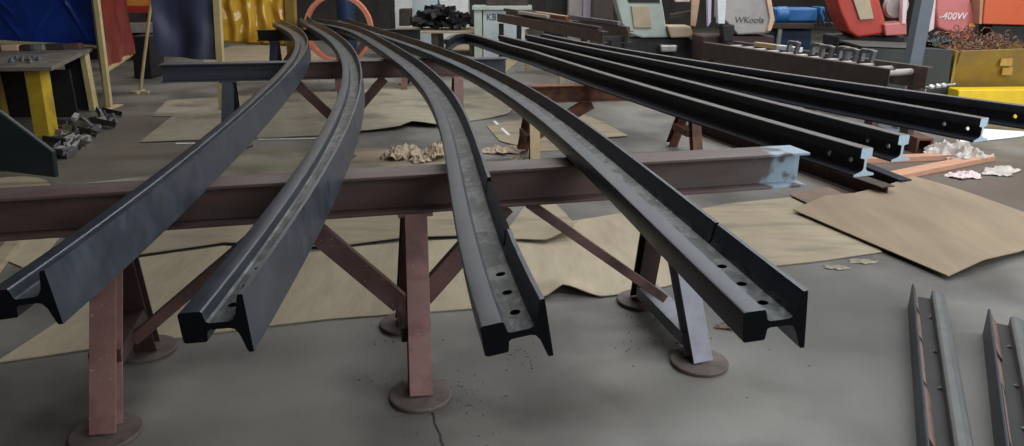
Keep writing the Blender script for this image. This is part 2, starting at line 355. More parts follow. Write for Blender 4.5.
for k in F:
    LYING, ct, st, w0 = lying(TIP[k]); ZT = max(v for u, v in LYING)
    pts = [at(x + ({3: 4}.get(k, 0) if i == 0 else 4 if y > 60 else 2.5), y, ZB+ZT)[:2] for i, (x, y) in enumerate(F[k])]
    y0 = pts[0][1] - {1: 0.035, 2: 0.0, 3: 0.0, 4: 0.0}[k]
    path = poly_path(pts, 5, y0, YEND[k], 90)
    mb = sweep(path, LYING, ZB)
    for fi in range(len(mb.f)-2):
        if fi % len(LYING) in (3, 4, 5, 6) and k != 1: mb.mi[fi] = 2
    p0 = Vector((path[0][0], path[0][1], 0))
    o = mb.build('curved_rail', ['rail', 'end_black', 'rail_web'], origin=(path[0][0], path[0][1], ZB))
    holes = []
    for d in (0.085, 0.19, 0.30):
        p, t = along(path, d); r = Vector((t.y, -t.x))
        c = p + r*(-0.055*ct + RF/2*st); zc = ZB - w0 - 0.055*st
        def cyl(mb, c=c, zc=zc, r=r):
            ax = Vector((-st*r.x, -st*r.y, ct)); e1 = Vector((r.x*ct, r.y*ct, st)); e2 = ax.cross(e1)
            base = Vector((c.x, c.y, zc)) - ax*0.03
            mb.prism([base + e1*0.012*math.cos(a*math.pi/8) + e2*0.012*math.sin(a*math.pi/8) for a in range(16)], ax*0.06)
        holes.append(cyl)
    for d, wd, dp in {3: [(0.45, 0.022, 0.050), (0.95, 0.022, 0.050), (0.70, 0.50, 0.010)], 4: [(0.445, 0.012, 0.055)], 2: [], 1: []}[k]:
        p, t = along(path, d); r = Vector((t.y, -t.x))
        def notch(mb, p=p, t=t, r=r, wd=wd, dp=dp):
            R = Matrix(((r.x, t.x, 0), (r.y, t.y, 0), (0, 0, 1)))
            mb.box((p.x-r.x*0.003, p.y-r.y*0.003, ZB+ZT+0.02-dp/2), (0.06, wd, dp+0.04), mtx=R)
        holes.append(notch)
    cut(o, holes)
    tag(o, LAB[k], 'rail', 'curved rails on the trestles')
# upright rails on the right
_keep = RF; RF = 0.122; UP = [(b, a) for a, b in rail_prof(0.034)]; RF = _keep
HTOP = 0.67
S = {'a': [(868,148),(800,128),(716,108),(660,89),(600,70),(540,54)],
     'b': [(903,135),(860,123),(800,109),(716,88),(660,74),(600,59),(540,45),(500,35)],
     'c': [(985,118),(900,104),(840,92),(716,71),(600,50),(530,35)],
     'd': [(1060,110),(1024,105),(900,90),(800,75),(716,63),(640,52),(540,33)]}
SL = {'a': 'upright black rail nearest to us, its far end curling round to the left',
      'b': 'second upright black rail, its pale end face just behind that of the nearest',
      'c': 'third upright black rail, its pale end face above the white floor sheet',
      'd': 'rearmost upright black rail, running out of the picture on the right'}
for k in S:
    pts = [at(x, y, HTOP+RH)[:2] for x, y in S[k]]
    path = poly_path(pts, 2, pts[0][1], {'a': 8.3, 'b': 10.6, 'c': 10.7, 'd': 10.9}[k], 40)
    if k == 'a':
        ex = [path[-1]] + [tuple(at(x, y, HTOP+RH)[:2]) for x, y in [(510, 44.9), (490, 39.0), (477, 35.3), (465, 33.4), (454, 34.8), (446, 39.5)]]
        q = [path[-3]] + ex + [ex[-1]]
        for i in range(1, len(q)-2):
            a, b, c, d = [np.array(v) for v in q[i-1:i+3]]
            for tt in np.linspace(0, 1, 8)[1:]:
                path.append(tuple(float(v) for v in 0.5*((2*b)+(c-a)*tt+(2*a-5*b+4*c-d)*tt**2+(3*b-a-3*c+d)*tt**3)))
    mb = sweep(path, UP, HTOP)
    n = len(UP)
    for fi, f in enumerate(mb.f[:-2]):          # worn running surface: the quad that joins the two head corners
        if fi % n in (12,): mb.mi[fi] = 2
    o = mb.build('straight_rail', ['rail_dark', 'end_paint', 'rail_top'], origin=(path[0][0], path[0][1], HTOP))
    holes = []
    for d in (0.09, 0.24):
        p, t = along(path, d); r = Vector((t.y, -t.x, 0))
        def cyl(mb, p=p, t=t, r=r):
            base = Vector((p.x, p.y, HTOP+0.064)) - r*0.04; e1 = Vector((t.x, t.y, 0)); e2 = Vector((0, 0, 1))
            mb.prism([base + e1*0.014*math.cos(a*math.pi/8) + e2*0.014*math.sin(a*math.pi/8) for a in range(16)], r*0.08)
        holes.append(cyl)
    cut(o, holes)
    tag(o, SL[k], 'rail', 'upright rails on the low trestle')

# ------------------------------------------------------------------ trestles
def trestle(name, label, org, rz, s0, s1, pairs, H, bh, bw, braces, bmat, lmats, splay=0.33, group='steel trestles', xzs=0.22, discs=True, leg_w=0.09, tshs=0.035):
    r = empty(name, (org[0], org[1], 0), rz); tag(r, label, 'trestle', group)
    zc = H-bh/2
    MB().bar((s0, 0, zc), (s1, 0, zc), isec(bw, bh, 0.012, 0.010), (0, 1, 0)).build('beam', bmat, r, local=True, bevel=0.002)
    zb = H-bh
    for i, sx in enumerate(pairs):
        lm = lmats[i]; xz = xzs[i] if isinstance(xzs, list) else xzs; tsh = tshs[i] if isinstance(tshs, list) else tshs
        mb = MB().box((sx+tsh, 0, zb-0.008), (leg_w+0.05, bw, 0.016)); mb.build('top_plate', lm[0], r, local=True, bevel=0.002)
        for sg in (-1, 1):
            top = Vector((sx+tsh, sg*0.055, zb-0.016)); bot = Vector((sx, sg*splay, 0.012))
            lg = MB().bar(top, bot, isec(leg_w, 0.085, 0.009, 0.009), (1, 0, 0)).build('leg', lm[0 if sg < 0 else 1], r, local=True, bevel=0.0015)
            if discs: MB().lathe((sx, sg*splay, 0), [(0.122, 0), (0.124, 0.004), (0.124, 0.014), (0.120, 0.018)], 36).build('foot_plate', 'foot_plate', lg, local=True, smooth=True)
        yy = 0.055 + (splay-0.055)*(1-xz/zb)
        MB().bar((sx, -yy+0.03, xz), (sx, yy-0.03, xz), rect(0.06, 0.11), (0, 0, 1)).build('cross_bar', lm[2], r, local=True, bevel=0.001)
    for (a, za, b, zb_, *bh_) in braces:
        MB().bar((a, 0, za), (b, 0, zb_), csec(0.045, bh_[0] if bh_ else 0.085, 0.007), (0, 1, 0)).build('brace', lmats[0][3], r, local=True, bevel=0.0015)
    return r
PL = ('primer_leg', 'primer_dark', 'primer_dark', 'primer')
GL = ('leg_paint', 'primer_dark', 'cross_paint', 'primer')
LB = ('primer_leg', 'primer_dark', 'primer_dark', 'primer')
zb = 0.69
trestle('steel_trestle', 'front rusty red steel trestle nearest to us, its beam end worn to pale blue paint', (-0.44, 2.909), math.radians(12.9), -1.9, 1.80,
        [-1.151, 0, 1.21], 0.85, 0.16, 0.16,
        [(-0.42, zb-0.01, -0.04, 0.27), (0.42, zb-0.01, 0.04, 0.27), (-0.52, zb-0.01, -1.10, 0.22, 0.045), (0.52, zb-0.01, 1.18, 0.17, 0.04)], 'beam_front', [LB, PL, GL], xzs=[0.24, 0.22, 0.09], tshs=[0.035, 0.035, -0.06])
BLUE = ('steel_blue', 'black', 'steel_blue', 'primer')
R2 = atY(340, 60, 6.95)
trestle('steel_trestle', 'middle steel trestle under the four curved rails, half grey and half red beam', (-1.62, 7.0), math.radians(9.5), -1.55, 1.58,
        [-1.02, 0, 1.08], 0.85, 0.16, 0.16,
        [(-0.42, zb-0.01, -0.04, 0.27), (0.42, zb-0.01, 0.04, 0.27)], 'beam_rear', [BLUE, PL, PL])
trestle('steel_trestle', 'farthest dark steel trestle, holding the far ends of the curved rails', (-2.55, 11.15), math.radians(4), -1.15, 1.2,
        [-0.95, 0, 0.95], 0.85, 0.15, 0.16,
        [(-0.55, zb, -0.9, 0.25), (0.40, zb-0.01, 0.04, 0.27)], 'machine_dark', [('vinyl_grey', 'primer_dark', 'primer_dark', 'primer'), PL, PL])
RL = ('rust', 'rust', 'rust', 'rust')
zl = HTOP-0.15
trestle('low_trestle', 'low rust brown trestle with splayed legs under the upright rails on the right', (0.15, 6.65), math.radians(9.0), -0.2, 2.45,
        [0.0, 1.50], HTOP, 0.15, 0.15, [(0.58, zl-0.02, 0.05, 0.22, 0.11)], 'rust', [('timber_pale', 'rust', 'rust', 'rust'), RL], splay=0.32, xzs=0.22, discs=False, leg_w=0.09)

# ------------------------------------------------------------------ sheets on the floor
def sheet(name, label, px, z, mt, cat, thick=0.006, amp=0.006, zf=None, group=None, levels=3, seed=0.0):
    bm = bmesh.new(); vs = [bm.verts.new(at(x, y, 0)) for x, y in px]; f = bm.faces.new(vs)
    bmesh.ops.triangulate(bm, faces=[f])
    for _ in range(levels): bmesh.ops.subdivide_edges(bm, edges=bm.edges[:], cuts=1, use_grid_fill=True)
    bmesh.ops.triangulate(bm, faces=bm.faces)
    for v in bm.verts:
        h = (0.5+0.5*noise.noise(Vector((v.co.x*1.7+seed, v.co.y*1.7, seed))))*amp
        if zf: h += zf(v.co)
        v.co.z = z + h
    ret = bmesh.ops.extrude_face_region(bm, geom=bm.faces[:])
    for g in ret['geom']:
        if isinstance(g, bmesh.types.BMVert): g.co.z += thick
    bmesh.ops.recalc_face_normals(bm, faces=bm.faces)
    c = sum((v.co for v in bm.verts), Vector())/len(bm.verts); c.z = z
    bmesh.ops.translate(bm, verts=bm.verts, vec=-c)
    me = bpy.data.meshes.new(name); bm.to_mesh(me); bm.free(); me.materials.append(M(mt))
    for p in me.polygons: p.use_smooth = True
    me.set_sharp_from_angle(angle=math.radians(40))
    o = bpy.data.objects.new(name, me); COL.objects.link(o); o.location = c
    tag(o, label, cat, group); return o
def bump_at(px, py, r, h):
    c = at(px, py)
    return lambda p: h*math.exp(-((p.x-c.x)**2+(p.y-c.y)**2)/(r*r))
sheet('plywood_sheet', 'large tan plywood sheet on the floor beneath the front trestle, long edge along bare concrete',
      [(-4,364),(67,317),(110,281),(134,260),(224,247),(310,254),(363,247),(405,243),(470,240),(478,275),(482,309),(330,320),(250,329),(100,349)], 0.0, 'plywood_pale', 'sheet', seed=1.2)
sheet('plywood_sheet', 'tan plywood sheet behind the long front one, left of the centre leg',
      [(80,272),(134,258),(224,245),(330,250),(405,240),(470,238),(500,195),(440,178),(200,188),(60,215)], 0.013, 'plywood', 'sheet', seed=4.2)
sheet('plywood_sheet', 'tan plywood sheet with a lifted front edge between the third and fourth curved rails',
      [(486,310),(548,299),(562,294),(600,298),(640,293),(692,281),(690,250),(628,213),(572,222),(520,228),(488,240)], 0.0, 'plywood_pale', 'sheet', zf=bump_at(564,292,0.13,0.05), seed=7.7, levels=4)
sheet('cardboard_sheet', 'curled corner of cardboard on the plywood, right of the third curved rail',
      [(500,244),(530,203),(546,199),(566,218),(577,233),(573,240),(545,245),(520,243)], 0.022, 'plywood', 'sheet', zf=bump_at(577,238,0.16,0.07), seed=2.2)
sheet('plywood_sheet', 'stained tan plywood sheet to the right of the fourth curved rail',
      [(640,222),(725,205),(790,198),(815,210),(850,228),(882,253),(820,262),(745,270),(690,265)], 0.0, 'plywood', 'sheet', seed=9.1)
sheet('cardboard_sheet', 'small brown cardboard sheet peeping out behind the big curled one on the right',
      [(789,197),(828,189.5),(862,205),(815,210)], 0.014, 'cardboard_dark', 'sheet', seed=3.3)
def big_curl():
    A, B, Cc, D = at(793,210,0.03), at(911,182,0.05), at(1080,231,0.05), at(948,277,0.02)
    mb = MB(); n, m = 24, 24
    P = []
    for i in range(n+1):
        for j in range(m+1):
            s, t = i/n, j/m
            p = (A*(1-s)+D*s)*(1-t) + (B*(1-s)+Cc*s)*t
            p.z = float(np.interp(t, [0, 0.24, 0.27, 0.5, 0.8, 1], [0.02, 0.075, 0.070, 0.045, 0.055, 0.085]))*(1-0.35*s) + 0.010*math.sin(s*6)*t
            P.append(p)
    lo = min(p.z for p in P)
    for p in P: p.z += 0.022-lo
    k = len(P); mb.v = P + [p+Vector((0, 0, 0.006)) for p in P]
    ix = lambda i, j: i*(m+1)+j
    for i in range(n):
        for j in range(m):
            q = [ix(i,j), ix(i+1,j), ix(i+1,j+1), ix(i,j+1)]
            mb.f += [q[::-1], [a+k for a in q]]; mb.mi += [0, 0]
    ring = [ix(i,0) for i in range(n)] + [ix(n,j) for j in range(m)] + [ix(n-i,m) for i in range(n)] + [ix(0,m-j) for j in range(m)]
    for a, b in zip(ring, ring[1:]+ring[:1]): mb.f.append([a, b, b+k, a+k]); mb.mi.append(0)
    o = mb.build('cardboard_sheet', 'cardboard', smooth=True)
    tag(o, 'big curled sheet of brown cardboard on the floor at the right, corner sticking up', 'sheet')
big_curl()
sheet('cardboard_sheet', 'greyish cardboard sheet with a torn notch, on the floor left of the middle trestle',
      [(140,143),(172,117),(152,117),(167,101),(230,97),(340,92),(338,118),(330,136),(280,138)], 0.0, 'plywood_grey', 'sheet', amp=0.01, seed=5.5)
sheet('cardboard_sheet', 'tan cardboard with lifted front edge beyond the second and third curved rails',
      [(340,92),(452,86),(468,122),(436,128),(412,127),(400,130),(355,133),(332,136)], 0.012, 'plywood_grey', 'sheet', zf=bump_at(412,126,0.35,0.05), seed=6.5)
sheet('cardboard_sheet', 'thin cardboard sheet with dark edge right of the middle trestle end',
      [(456,97),(500,92),(520,103),(508,115),(490,119),(470,122)], 0.0, 'plywood_grey', 'sheet', amp=0.02, seed=8.5)
sheet('cardboard_sheet', 'long pale strip of cardboard on the floor just behind the front trestle',
      [(275,152),(330,149),(440,150),(470,158),(470,190),(420,176),(250,190)], 0.0, 'plywood', 'sheet', seed=1.9)
sheet('plywood_sheet', 'brown plywood sheet seen beyond the first curved rail, left behind the front trestle',
      [(40,190),(150,178),(260,150),(330,152),(320,170),(200,196)], 0.010, 'plywood_grey', 'sheet', seed=2.9)
sheet('plywood_sheet', 'tan plywood sheet lying beside the legs of the low brown trestle',
      [(486,126),(540,117),(560,128),(575,150),(540,152),(500,142)], 0.0, 'plywood', 'sheet', seed=3.9)
sheet('plywood_sheet', 'narrow tan plywood board on the floor behind the fourth curved rail',
      [(540,116),(568,110),(600,122),(628,137),(604,139),(570,142)], 0.008, 'plywood', 'sheet', seed=4.9)
sheet('plywood_sheet', 'pale plywood sheet far back on the floor by the amber curtain',
      [(200,56),(232,46),(300,45),(330,60),(300,72),(210,74)], 0.0, 'plywood', 'sheet', seed=5.9)
sheet('plywood_sheet', 'plywood sheet far back on the floor, in front of the black heap',
      [(408,47),(470,45),(520,60),(500,78),(440,66)], 0.0, 'plywood', 'sheet', seed=6.9)
sheet('board_offcut', 'pale round-ended board on the floor beside the dark green plate at far left', [(-30,184),(-10,180),(8,178),(25,177.3),(38,178.5),(47,181.5),(51,186),(50,192),(-30,200)], 0.0, 'plywood_pale', 'board', seed=7.9)
sheet('board_offcut', 'pale pinkish board on the floor below the beam at the left edge', [(20,240),(62,236),(40,262),(22,268),(8,262)], 0.0, 'plywood_pale', 'board', seed=8.9)
mb = MB(); a, b = at(-12, 275, 0.02), at(22, 232, 0.02); mb.bar(a, b, rect(0.03, 0.09), (0, 0, 1)); o = mb.build('board_offcut', 'plywood', bevel=0.003)
tag(o, 'narrow tan board slanting across the floor at the left edge', 'board')
sheet('metal_sheet', 'bright white sheet on the floor under the ends of the rails at the right edge', [(960,128),(1030,133),(1022,137),(985,141.5),(960,143)], 0.0, 'white_sheet', 'sheet', seed=9.9, amp=0.01)

for (a, b, lab) in [((176, 143.5), (204, 143.5), 'thin white strip on the floor at the front edge of the greyish notched cardboard'), ((258, 139.5), (318, 138.5), 'thin white strip on the floor between the first two curved rails'),
                    ((494, 121), (513, 139), 'pale strip of plastic on the floor left of the low trestle legs')]:
    A, B = at(*a, 0.006), at(*b, 0.006); o = MB().bar(A, B, rect(0.006, 0.035), (0, 0, 1)).build('plastic_strip', 'white_sheet'); tag(o, lab, 'strip')
# crumpled and torn paper
def crumple(name, label, px, py, size, mt, seed, flat=0.35, cat='paper', group=None, z=0.0, sx=1.0):
    # a torn sheet pushed into sharp folds, resting on its lowest points
    rnd = random.Random(seed); bm = bmesh.new(); n = 26; ph = [rnd.uniform(0, 6) for _ in range(6)]
    def edge(a): return 1 + 0.22*math.sin(2*a+ph[0]) + 0.15*math.sin(5*a+ph[1]) + 0.09*math.sin(9*a+ph[2])
    grid = []
    for i in range(n+1):
        row = []
        for j in range(n+1):
            u, v = 2*i/n-1, 2*j/n-1; r_ = max(abs(u), abs(v)); a = math.atan2(v, u); q = edge(a)*r_
            x, y = q*math.cos(a), q*math.sin(a)
            pz = Vector((x*1.9+seed*3.1, y*1.9, seed))
            h = sum((1-abs(noise.noise(pz*k+Vector((k, 0, 0))))*2.2)*w_ for k, w_ in ((0.8, 0.9), (1.7, 0.55), (3.4, 0.28)))
            row.append(bm.verts.new((x*size*sx*(0.9+0.1*noise.noise(pz)), y*size*0.8, max(0, h)*size*flat*(1.05-0.6*r_*r_))))
        grid.append(row)
    for i in range(n):
        for j in range(n): bm.faces.new((grid[i][j], grid[i+1][j], grid[i+1][j+1], grid[i][j+1]))
    bmesh.ops.triangulate(bm, faces=bm.faces[:])
    ret = bmesh.ops.extrude_face_region(bm, geom=bm.faces[:])
    for g in ret['geom']:
        if isinstance(g, bmesh.types.BMVert): g.co.z += 0.003
    bmesh.ops.recalc_face_normals(bm, faces=bm.faces)
    lo = min(v.co.z for v in bm.verts)
    for v in bm.verts: v.co.z -= lo
    me = bpy.data.meshes.new(name); bm.to_mesh(me); bm.free(); me.materials.append(M(mt))
    o = bpy.data.objects.new(name, me); COL.objects.link(o); p = at(px, py, z); o.location = p; o.rotation_euler = (0, 0, rnd.uniform(0, 0.6))
    tag(o, label, cat, group); return o
crumple('torn_paper', 'crumpled tan paper sticking up behind the front beam, left of the third curved rail', 402, 158, 0.17, 'paper', 1, 0.5, z=0.006)
crumple('torn_paper', 'crumpled tan paper touching the left side of the third curved rail, behind the front beam', 437, 158, 0.14, 'paper', 2, 0.7, z=0.006)
crumple('torn_paper', 'low scrap of crumpled paper between two larger ones behind the front beam', 420, 161, 0.12, 'paper', 6, 0.3, z=0.006)
crumple('torn_paper', 'crumpled tan paper right of the third curved rail, behind the front beam', 502, 152, 0.19, 'paper', 3, 0.2)
crumple('torn_paper', 'small paper scrap beside the foot of the low trestle leg', 517, 160, 0.07, 'paper', 4, 0.35)
crumple('plastic_wrap', 'clear crumpled plastic heap behind the long timber plank at the right', 955, 158, 0.24, 'plastic_clear', 5, 0.42, 'plastic', z=0.0, sx=1.2)
crumple('plastic_wrap', 'flat crumple of clear plastic at the right tip of the timber plank', 1000, 172, 0.16, 'plastic_clear', 8, 0.15, 'plastic', sx=1.3)
crumple('plastic_wrap', 'pale block-shaped wad of plastic in front of the timber plank', 964, 177, 0.12, 'white_pink', 9, 0.3, 'plastic', sx=1.2)
crumple('torn_paper', 'thin torn flake at the lower edge of the stained plywood, left of its twin', 836, 268, 0.05, 'plywood_grey', 11, 0.12, sx=1.3)
crumple('torn_paper', 'thin torn flake tucked against the big cardboard edge', 862, 262, 0.05, 'plywood_grey', 12, 0.12, sx=1.5)
crumple('torn_paper', 'dark curled scrap on the concrete behind the right front leg', 730, 327, 0.05, 'cardboard_dark', 13, 0.3, sx=1.3)
# planks
def plank(label, a, b, wd, t, mt, z=0.0):
    A, B = at(*a, z+t/2), at(*b, z+t/2)
    o = MB().bar(A, B, rect(t, wd), (0, 0, 1)).build('timber_plank', mt, bevel=0.004); tag(o, label, 'plank'); return o
plank('long salmon timber plank on the floor at right, running towards the plastic heap', (893,176), (988,157), 0.13, 0.045, 'timber')
plank('short timber plank behind the long one, under the ends of the upright rails', (862,160), (955,156), 0.10, 0.05, 'timber', 0.0)
bx_ = at(923, 154, 0)
mb = MB().bar((bx_.x, bx_.y, 0.075), (bx_.x, bx_.y+0.3, 0.075), [(-0.075,-0.075),(0.075,-0.075),(0.075,0.075),(-0.075,0.075),(-0.075,-0.074),(-0.055,-0.055),(-0.055,0.055),(0.055,0.055),(0.055,-0.055),(-0.055,-0.056)], (0, 0, 1))
o = mb.build('steel_tube', 'rust', bevel=0.0); tag(o, 'short rusty square tube on the floor under the upright rails', 'tube')
# dark sections lying on the floor under the upright rails
def floor_beam(name, label, a, b, prof, mt, z, side=(0, 0, 1)):
    A, B = at(*a, z), at(*b, z); o = MB().bar(A, B, prof, side).build(name, mt, bevel=0.002); tag(o, label, 'beam'); return o
floor_beam('steel_beam', 'long dark brown steel beam lying on the floor under the nearest upright rail', (887,194), (690,124), isec(0.12, 0.12, 0.01, 0.01), 'rust_dark', 0.06, (1, 0, 0))
floor_beam('steel_beam', 'dark steel beam on the floor, tucked between the brown one and the timber plank', (905,186), (745,122), isec(0.10, 0.10, 0.01, 0.01), 'rail_dark', 0.05, (1, 0, 0))
# sections in the lower right corner
def hsec_thing(label, far_l, near_l, wd):
    z = 0.13
    A, B = at(*far_l, z), at(*near_l, z); d = (B-A); d.z = 0; d.normalize(); r = Vector((-d.y, d.x, 0))
    if r.x < 0: r = -r
    A.z = B.z = 0
    root = empty('steel_section', A); tag(root, label, 'steel section', 'steel sections at lower right')
    B2 = A + d*2.2
    def bar(name, prof, mt, **k): 
        mb = MB(); mb.prism([A + r*u + Vector((0, 0, v)) for u, v in prof], B2-A); return mb.build(name, mt, root, **k)
    bar('side_plate', [(0, 0), (0.012, 0), (0.012, 0.125), (0.006, 0.135), (0, 0.13)], 'steel_blue', bevel=0.001)
    bar('web', [(0.012, 0.05), (wd-0.05, 0.05), (wd-0.05, 0.068), (0.012, 0.068)], 'machine_dark')
    bar('flange', [(wd-0.065, 0.0), (wd, 0.0), (wd, 0.090), (wd-0.008, 0.102), (wd-0.030, 0.114), (wd-0.052, 0.118), (wd-0.065, 0.110)], 'leg_grey', bevel=0.003)
    rn = random.Random(len(label)); k = 0.02
    while k < 2.0:
        l = rn.uniform(0.2, 0.45)
        p = A + d*k + r*0.012
        mb = MB().prism([p + Vector((0, 0, 0.068)), p + r*rn.uniform(0.018, 0.036) + Vector((0, 0, 0.070)), p + r*0.016 + Vector((0, 0, 0.095)), p + r*0.003 + Vector((0, 0, rn.uniform(0.105, 0.122)))], d*l)
        mb.build('rust_scale', 'rust_orange', root); k += l + rn.uniform(0.02, 0.07)
    for kk in (0.25, 0.62, 0.95):
        p = A + d*kk + r*(wd-0.075) + Vector((0, 0, 0.068))
        MB().lathe(p, [(0.009, 0), (0.009, 0.006), (0.004, 0.007), (0.004, 0.011)], 6).build('bolt', 'steel_scrap', root)
mat('yellow_patch', (0.45, 0.28, 0.05), 0.55)
mat('leg_grey', (0.125, 0.128, 0.125), 0.5, 0.3, 0.2, 10)
mat('rust_orange', (0.16, 0.10, 0.075), 0.8, 0, 0.3, 14)
hsec_thing('blue-grey steel channel section with rust inside, lying at lower right, left one of two', (912, 284), (926, 446), 0.155)
hsec_thing('blue-grey steel channel section cut by the right edge of the picture', (988, 309), (1006, 446), 0.155)

# crumbs of slag on the concrete
mb = MB(); rr = random.Random(3)
for cx, cy, s, n in [(427, 397, 0.22, 90), (522, 355, 0.10, 40), (400, 330, 0.25, 30), (655, 330, 0.2, 40), (465, 395, 0.12, 30), (690, 345, 0.25, 40)]:
    c = at(cx, cy)
    for _ in range(n):
        x, y = c.x+rr.gauss(0, s*0.6), c.y+rr.gauss(0, s*0.6); q = rr.uniform(0.0015, 0.005)
        mb.box((x, y, q/2), (q, q*1.3, q), rr.uniform(0, 3))
o = mb.build('slag_crumbs', 'steel_scrap'); tag(o, 'fine pale crumbs of slag scattered round the trestle feet', 'debris', kind='stuff')
# ------------------------------------------------------------------ left: welding table, curtains, scrap
def wt():
    zt = 0.75
    base = at(45, 138); r = empty('welding_table', (base.x, base.y, 0)); tag(r, 'steel welding table with yellow leg and cluttered top, at the left edge', 'table')
    MB().prism([at(x, y, zt-0.04) for x, y in [(-60,72),(52,71),(101,47),(60,43.5),(-60,43.5)]], (0, 0, 0.04)).build('table_top', 'table_top', r, bevel=0.004)
    c = at(45, 137)
    MB().prism([Vector((c.x-0.12+q_[0], c.y+q_[1], 0)) for q_ in [(0.01,0),(0.17,0),(0.17,0.17),(0.01,0.17)]], (0.03, 0, 0.71)).build('leg', 'yellow', r, bevel=0.006)
    c2 = at(93, 111); MB().box((c2.x, c2.y+0.03, 0.355), (0.07, 0.10, 0.71)).build('leg', 'cream', r, bevel=0.004)
    MB().box((c2.x-0.17, c2.y+0.06, 0.36), (0.20, 0.05, 0.70)).build('side_panel', 'black', r, bevel=0.003)
    c3 = at(-20, 128); MB().box((c3.x, c3.y+0.4, 0.355), (0.10, 0.10, 0.71)).build('leg', 'yellow_dull', r, bevel=0.004)
    MB().box((c.x-0.85, c.y+1.0, 0.30), (1.3, 0.03, 0.55)).build('back_panel', 'machine_dark', r)
wt()
zt = 0.75
for i, (x0, x1, y, mt, lab) in enumerate([(1, 18, 51, 'peach', 'pale wooden block on the welding table, leftmost of the row'), (20, 31, 51, 'machine_brown', 'dark wooden block on the welding table, second in the row'),
        (33, 43, 50.5, 'silver', 'bright steel block on the welding table, third in the row'), (45, 64, 50, 'machine_brown', 'long brown wooden block on the welding table, fourth in the row'), (66, 79, 49.5, 'primer', 'red brown block at the right end of the row on the welding table')]):
    a, b = at(x0, y, zt), at(x1, y, zt)
    o = MB().box(((a.x+b.x)/2, a.y+0.06, zt+0.035), (b.x-a.x, 0.11, 0.07), 0.02*i).build('block', mt, bevel=0.008); tag(o, lab, 'block', 'blocks on the welding table')
for i, (x, y) in enumerate([(12, 62), (17, 60.5), (23, 61), (29, 61), (34, 60), (39, 60.5), (31, 63)]):
    p = at(x, y, zt); mb = MB().lathe(p, [(0.03, 0), (0.034, 0.008), (0.034, 0.025), (0.018, 0.03), (0.018, 0.045)], 6 if i % 2 else 12)
    o = mb.build('steel_fitting', 'steel_scrap'); tag(o, 'small grey steel fitting in the loose cluster on the welding table', 'fitting', 'fittings on the welding table')
# scrap under the table
rr = random.Random(11)
kinds = []
for i, (x, y) in enumerate([(62,152),(74,150),(80,145),(68,146),(57,147),(60,143),(84,143),(90,137),(99,131),(104,128),(111,124),(55,155),(60,157),(78,146),(85,140),(93,134),(72,149),(65,141),(79,133),(95,123),(88,129),(73,143),(52,150),(66,153),(78,149),(70,157),(79,143),(107,124),(88,133),(76,138),(70,133),(62,137),(84,135),(66,127),(82,128),(92,131),(98,127),(104,124),(110,121),(113,117),(102,118),(76,121)]):
    p = at(x, y); mb = MB(); l = rr.uniform(0.10, 0.24); a = rr.uniform(0, 3.1); h = rr.uniform(0.04, 0.10); d = Vector((math.cos(a), math.sin(a), rr.uniform(-.1, .35)))
    pf = [csec(0.06, 0.08, 0.010), isec(0.06, 0.07, 0.01, 0.01), rect(0.05, 0.05)][i % 3]
    mb.bar(p+Vector((0, 0, h)) - d*l/2, p+Vector((0, 0, h))+d*l/2, pf, (0.2, 0.3, 1))
    lo = min(v.z for v in mb.v)
    for v in mb.v: v.z -= lo
    o = mb.build('metal_offcut', ('steel_scrap', 'machine_grey', 'machine_brown', 'steel_scrap', 'machine_dark')[i % 5], bevel=0.002); tag(o, 'short metal offcut in the heap on the floor by the welding table', 'offcut', 'metal offcuts by the welding table')
# dark green plate
mb = MB(); Y0 = 5.8
slab(mb, [(-60, 72), (4, 115), (53, 152), (56, 178), (8, 172), (-60, 172)], Y0, 0.05)
o = mb.build('machine_guard', 'green_dark', bevel=0.012); tag(o, 'dark green sloping steel guard standing on the floor at the left edge', 'guard')
# curtains
def curtain(mb, tl, tr, zt_, zb_, folds, amp, n=130, m=44, seed=0, th=0.006, creases=(), crumple=0.0):
    tl, tr = Vector(tl), Vector(tr); d = (tr-tl); L_ = d.length; d.normalize(); nrm = Vector((d.y, -d.x, 0)); P = []
    for i in range(n+1):
        for j in range(m+1):
            s = i/n; z = zt_+(zb_-zt_)*j/m
            off = amp*math.sin(s*folds*2*math.pi+seed+0.5*math.sin(j*0.3)) + amp*1.6*noise.noise(Vector((s*3+seed, z*1.6, seed))) + crumple*(1-abs(noise.noise(Vector((s*L_*4+seed, z*2.2, seed)))*2))
            for (s0, z0, s1, z1, h) in creases:
                dx, dz = (s1-s0)*L_, z1-z0; ll = math.hypot(dx, dz); qx, qz = (s-s0)*L_, z-z0; al = (qx*dx+qz*dz)/ll; pe = (qx*dz-qz*dx)/ll
                if 0 < al < ll: off += h*max(0, 1-abs(pe)/0.035)*math.sin(al/ll*math.pi)**0.5
            p = tl+(tr-tl)*s + nrm*off; P.append(Vector((p.x, p.y, z)))
    k = len(P); mb.v = P+[p-nrm*th for p in P]; ix = lambda i, j: i*(m+1)+j
    for i in range(n):
        for j in range(m):
            q = [ix(i,j), ix(i+1,j), ix(i+1,j+1), ix(i,j+1)]; mb.f += [q, [a+k for a in q][::-1]]; mb.mi += [0, 0]
    ring = [ix(i,0) for i in range(n)] + [ix(n,j) for j in range(m)] + [ix(n-i,m) for i in range(n)] + [ix(0,m-j) for j in range(m)]
    for a, b in zip(ring, ring[1:]+ring[:1]): mb.f.append([a, b, b+k, a+k]); mb.mi.append(0)
    return mb
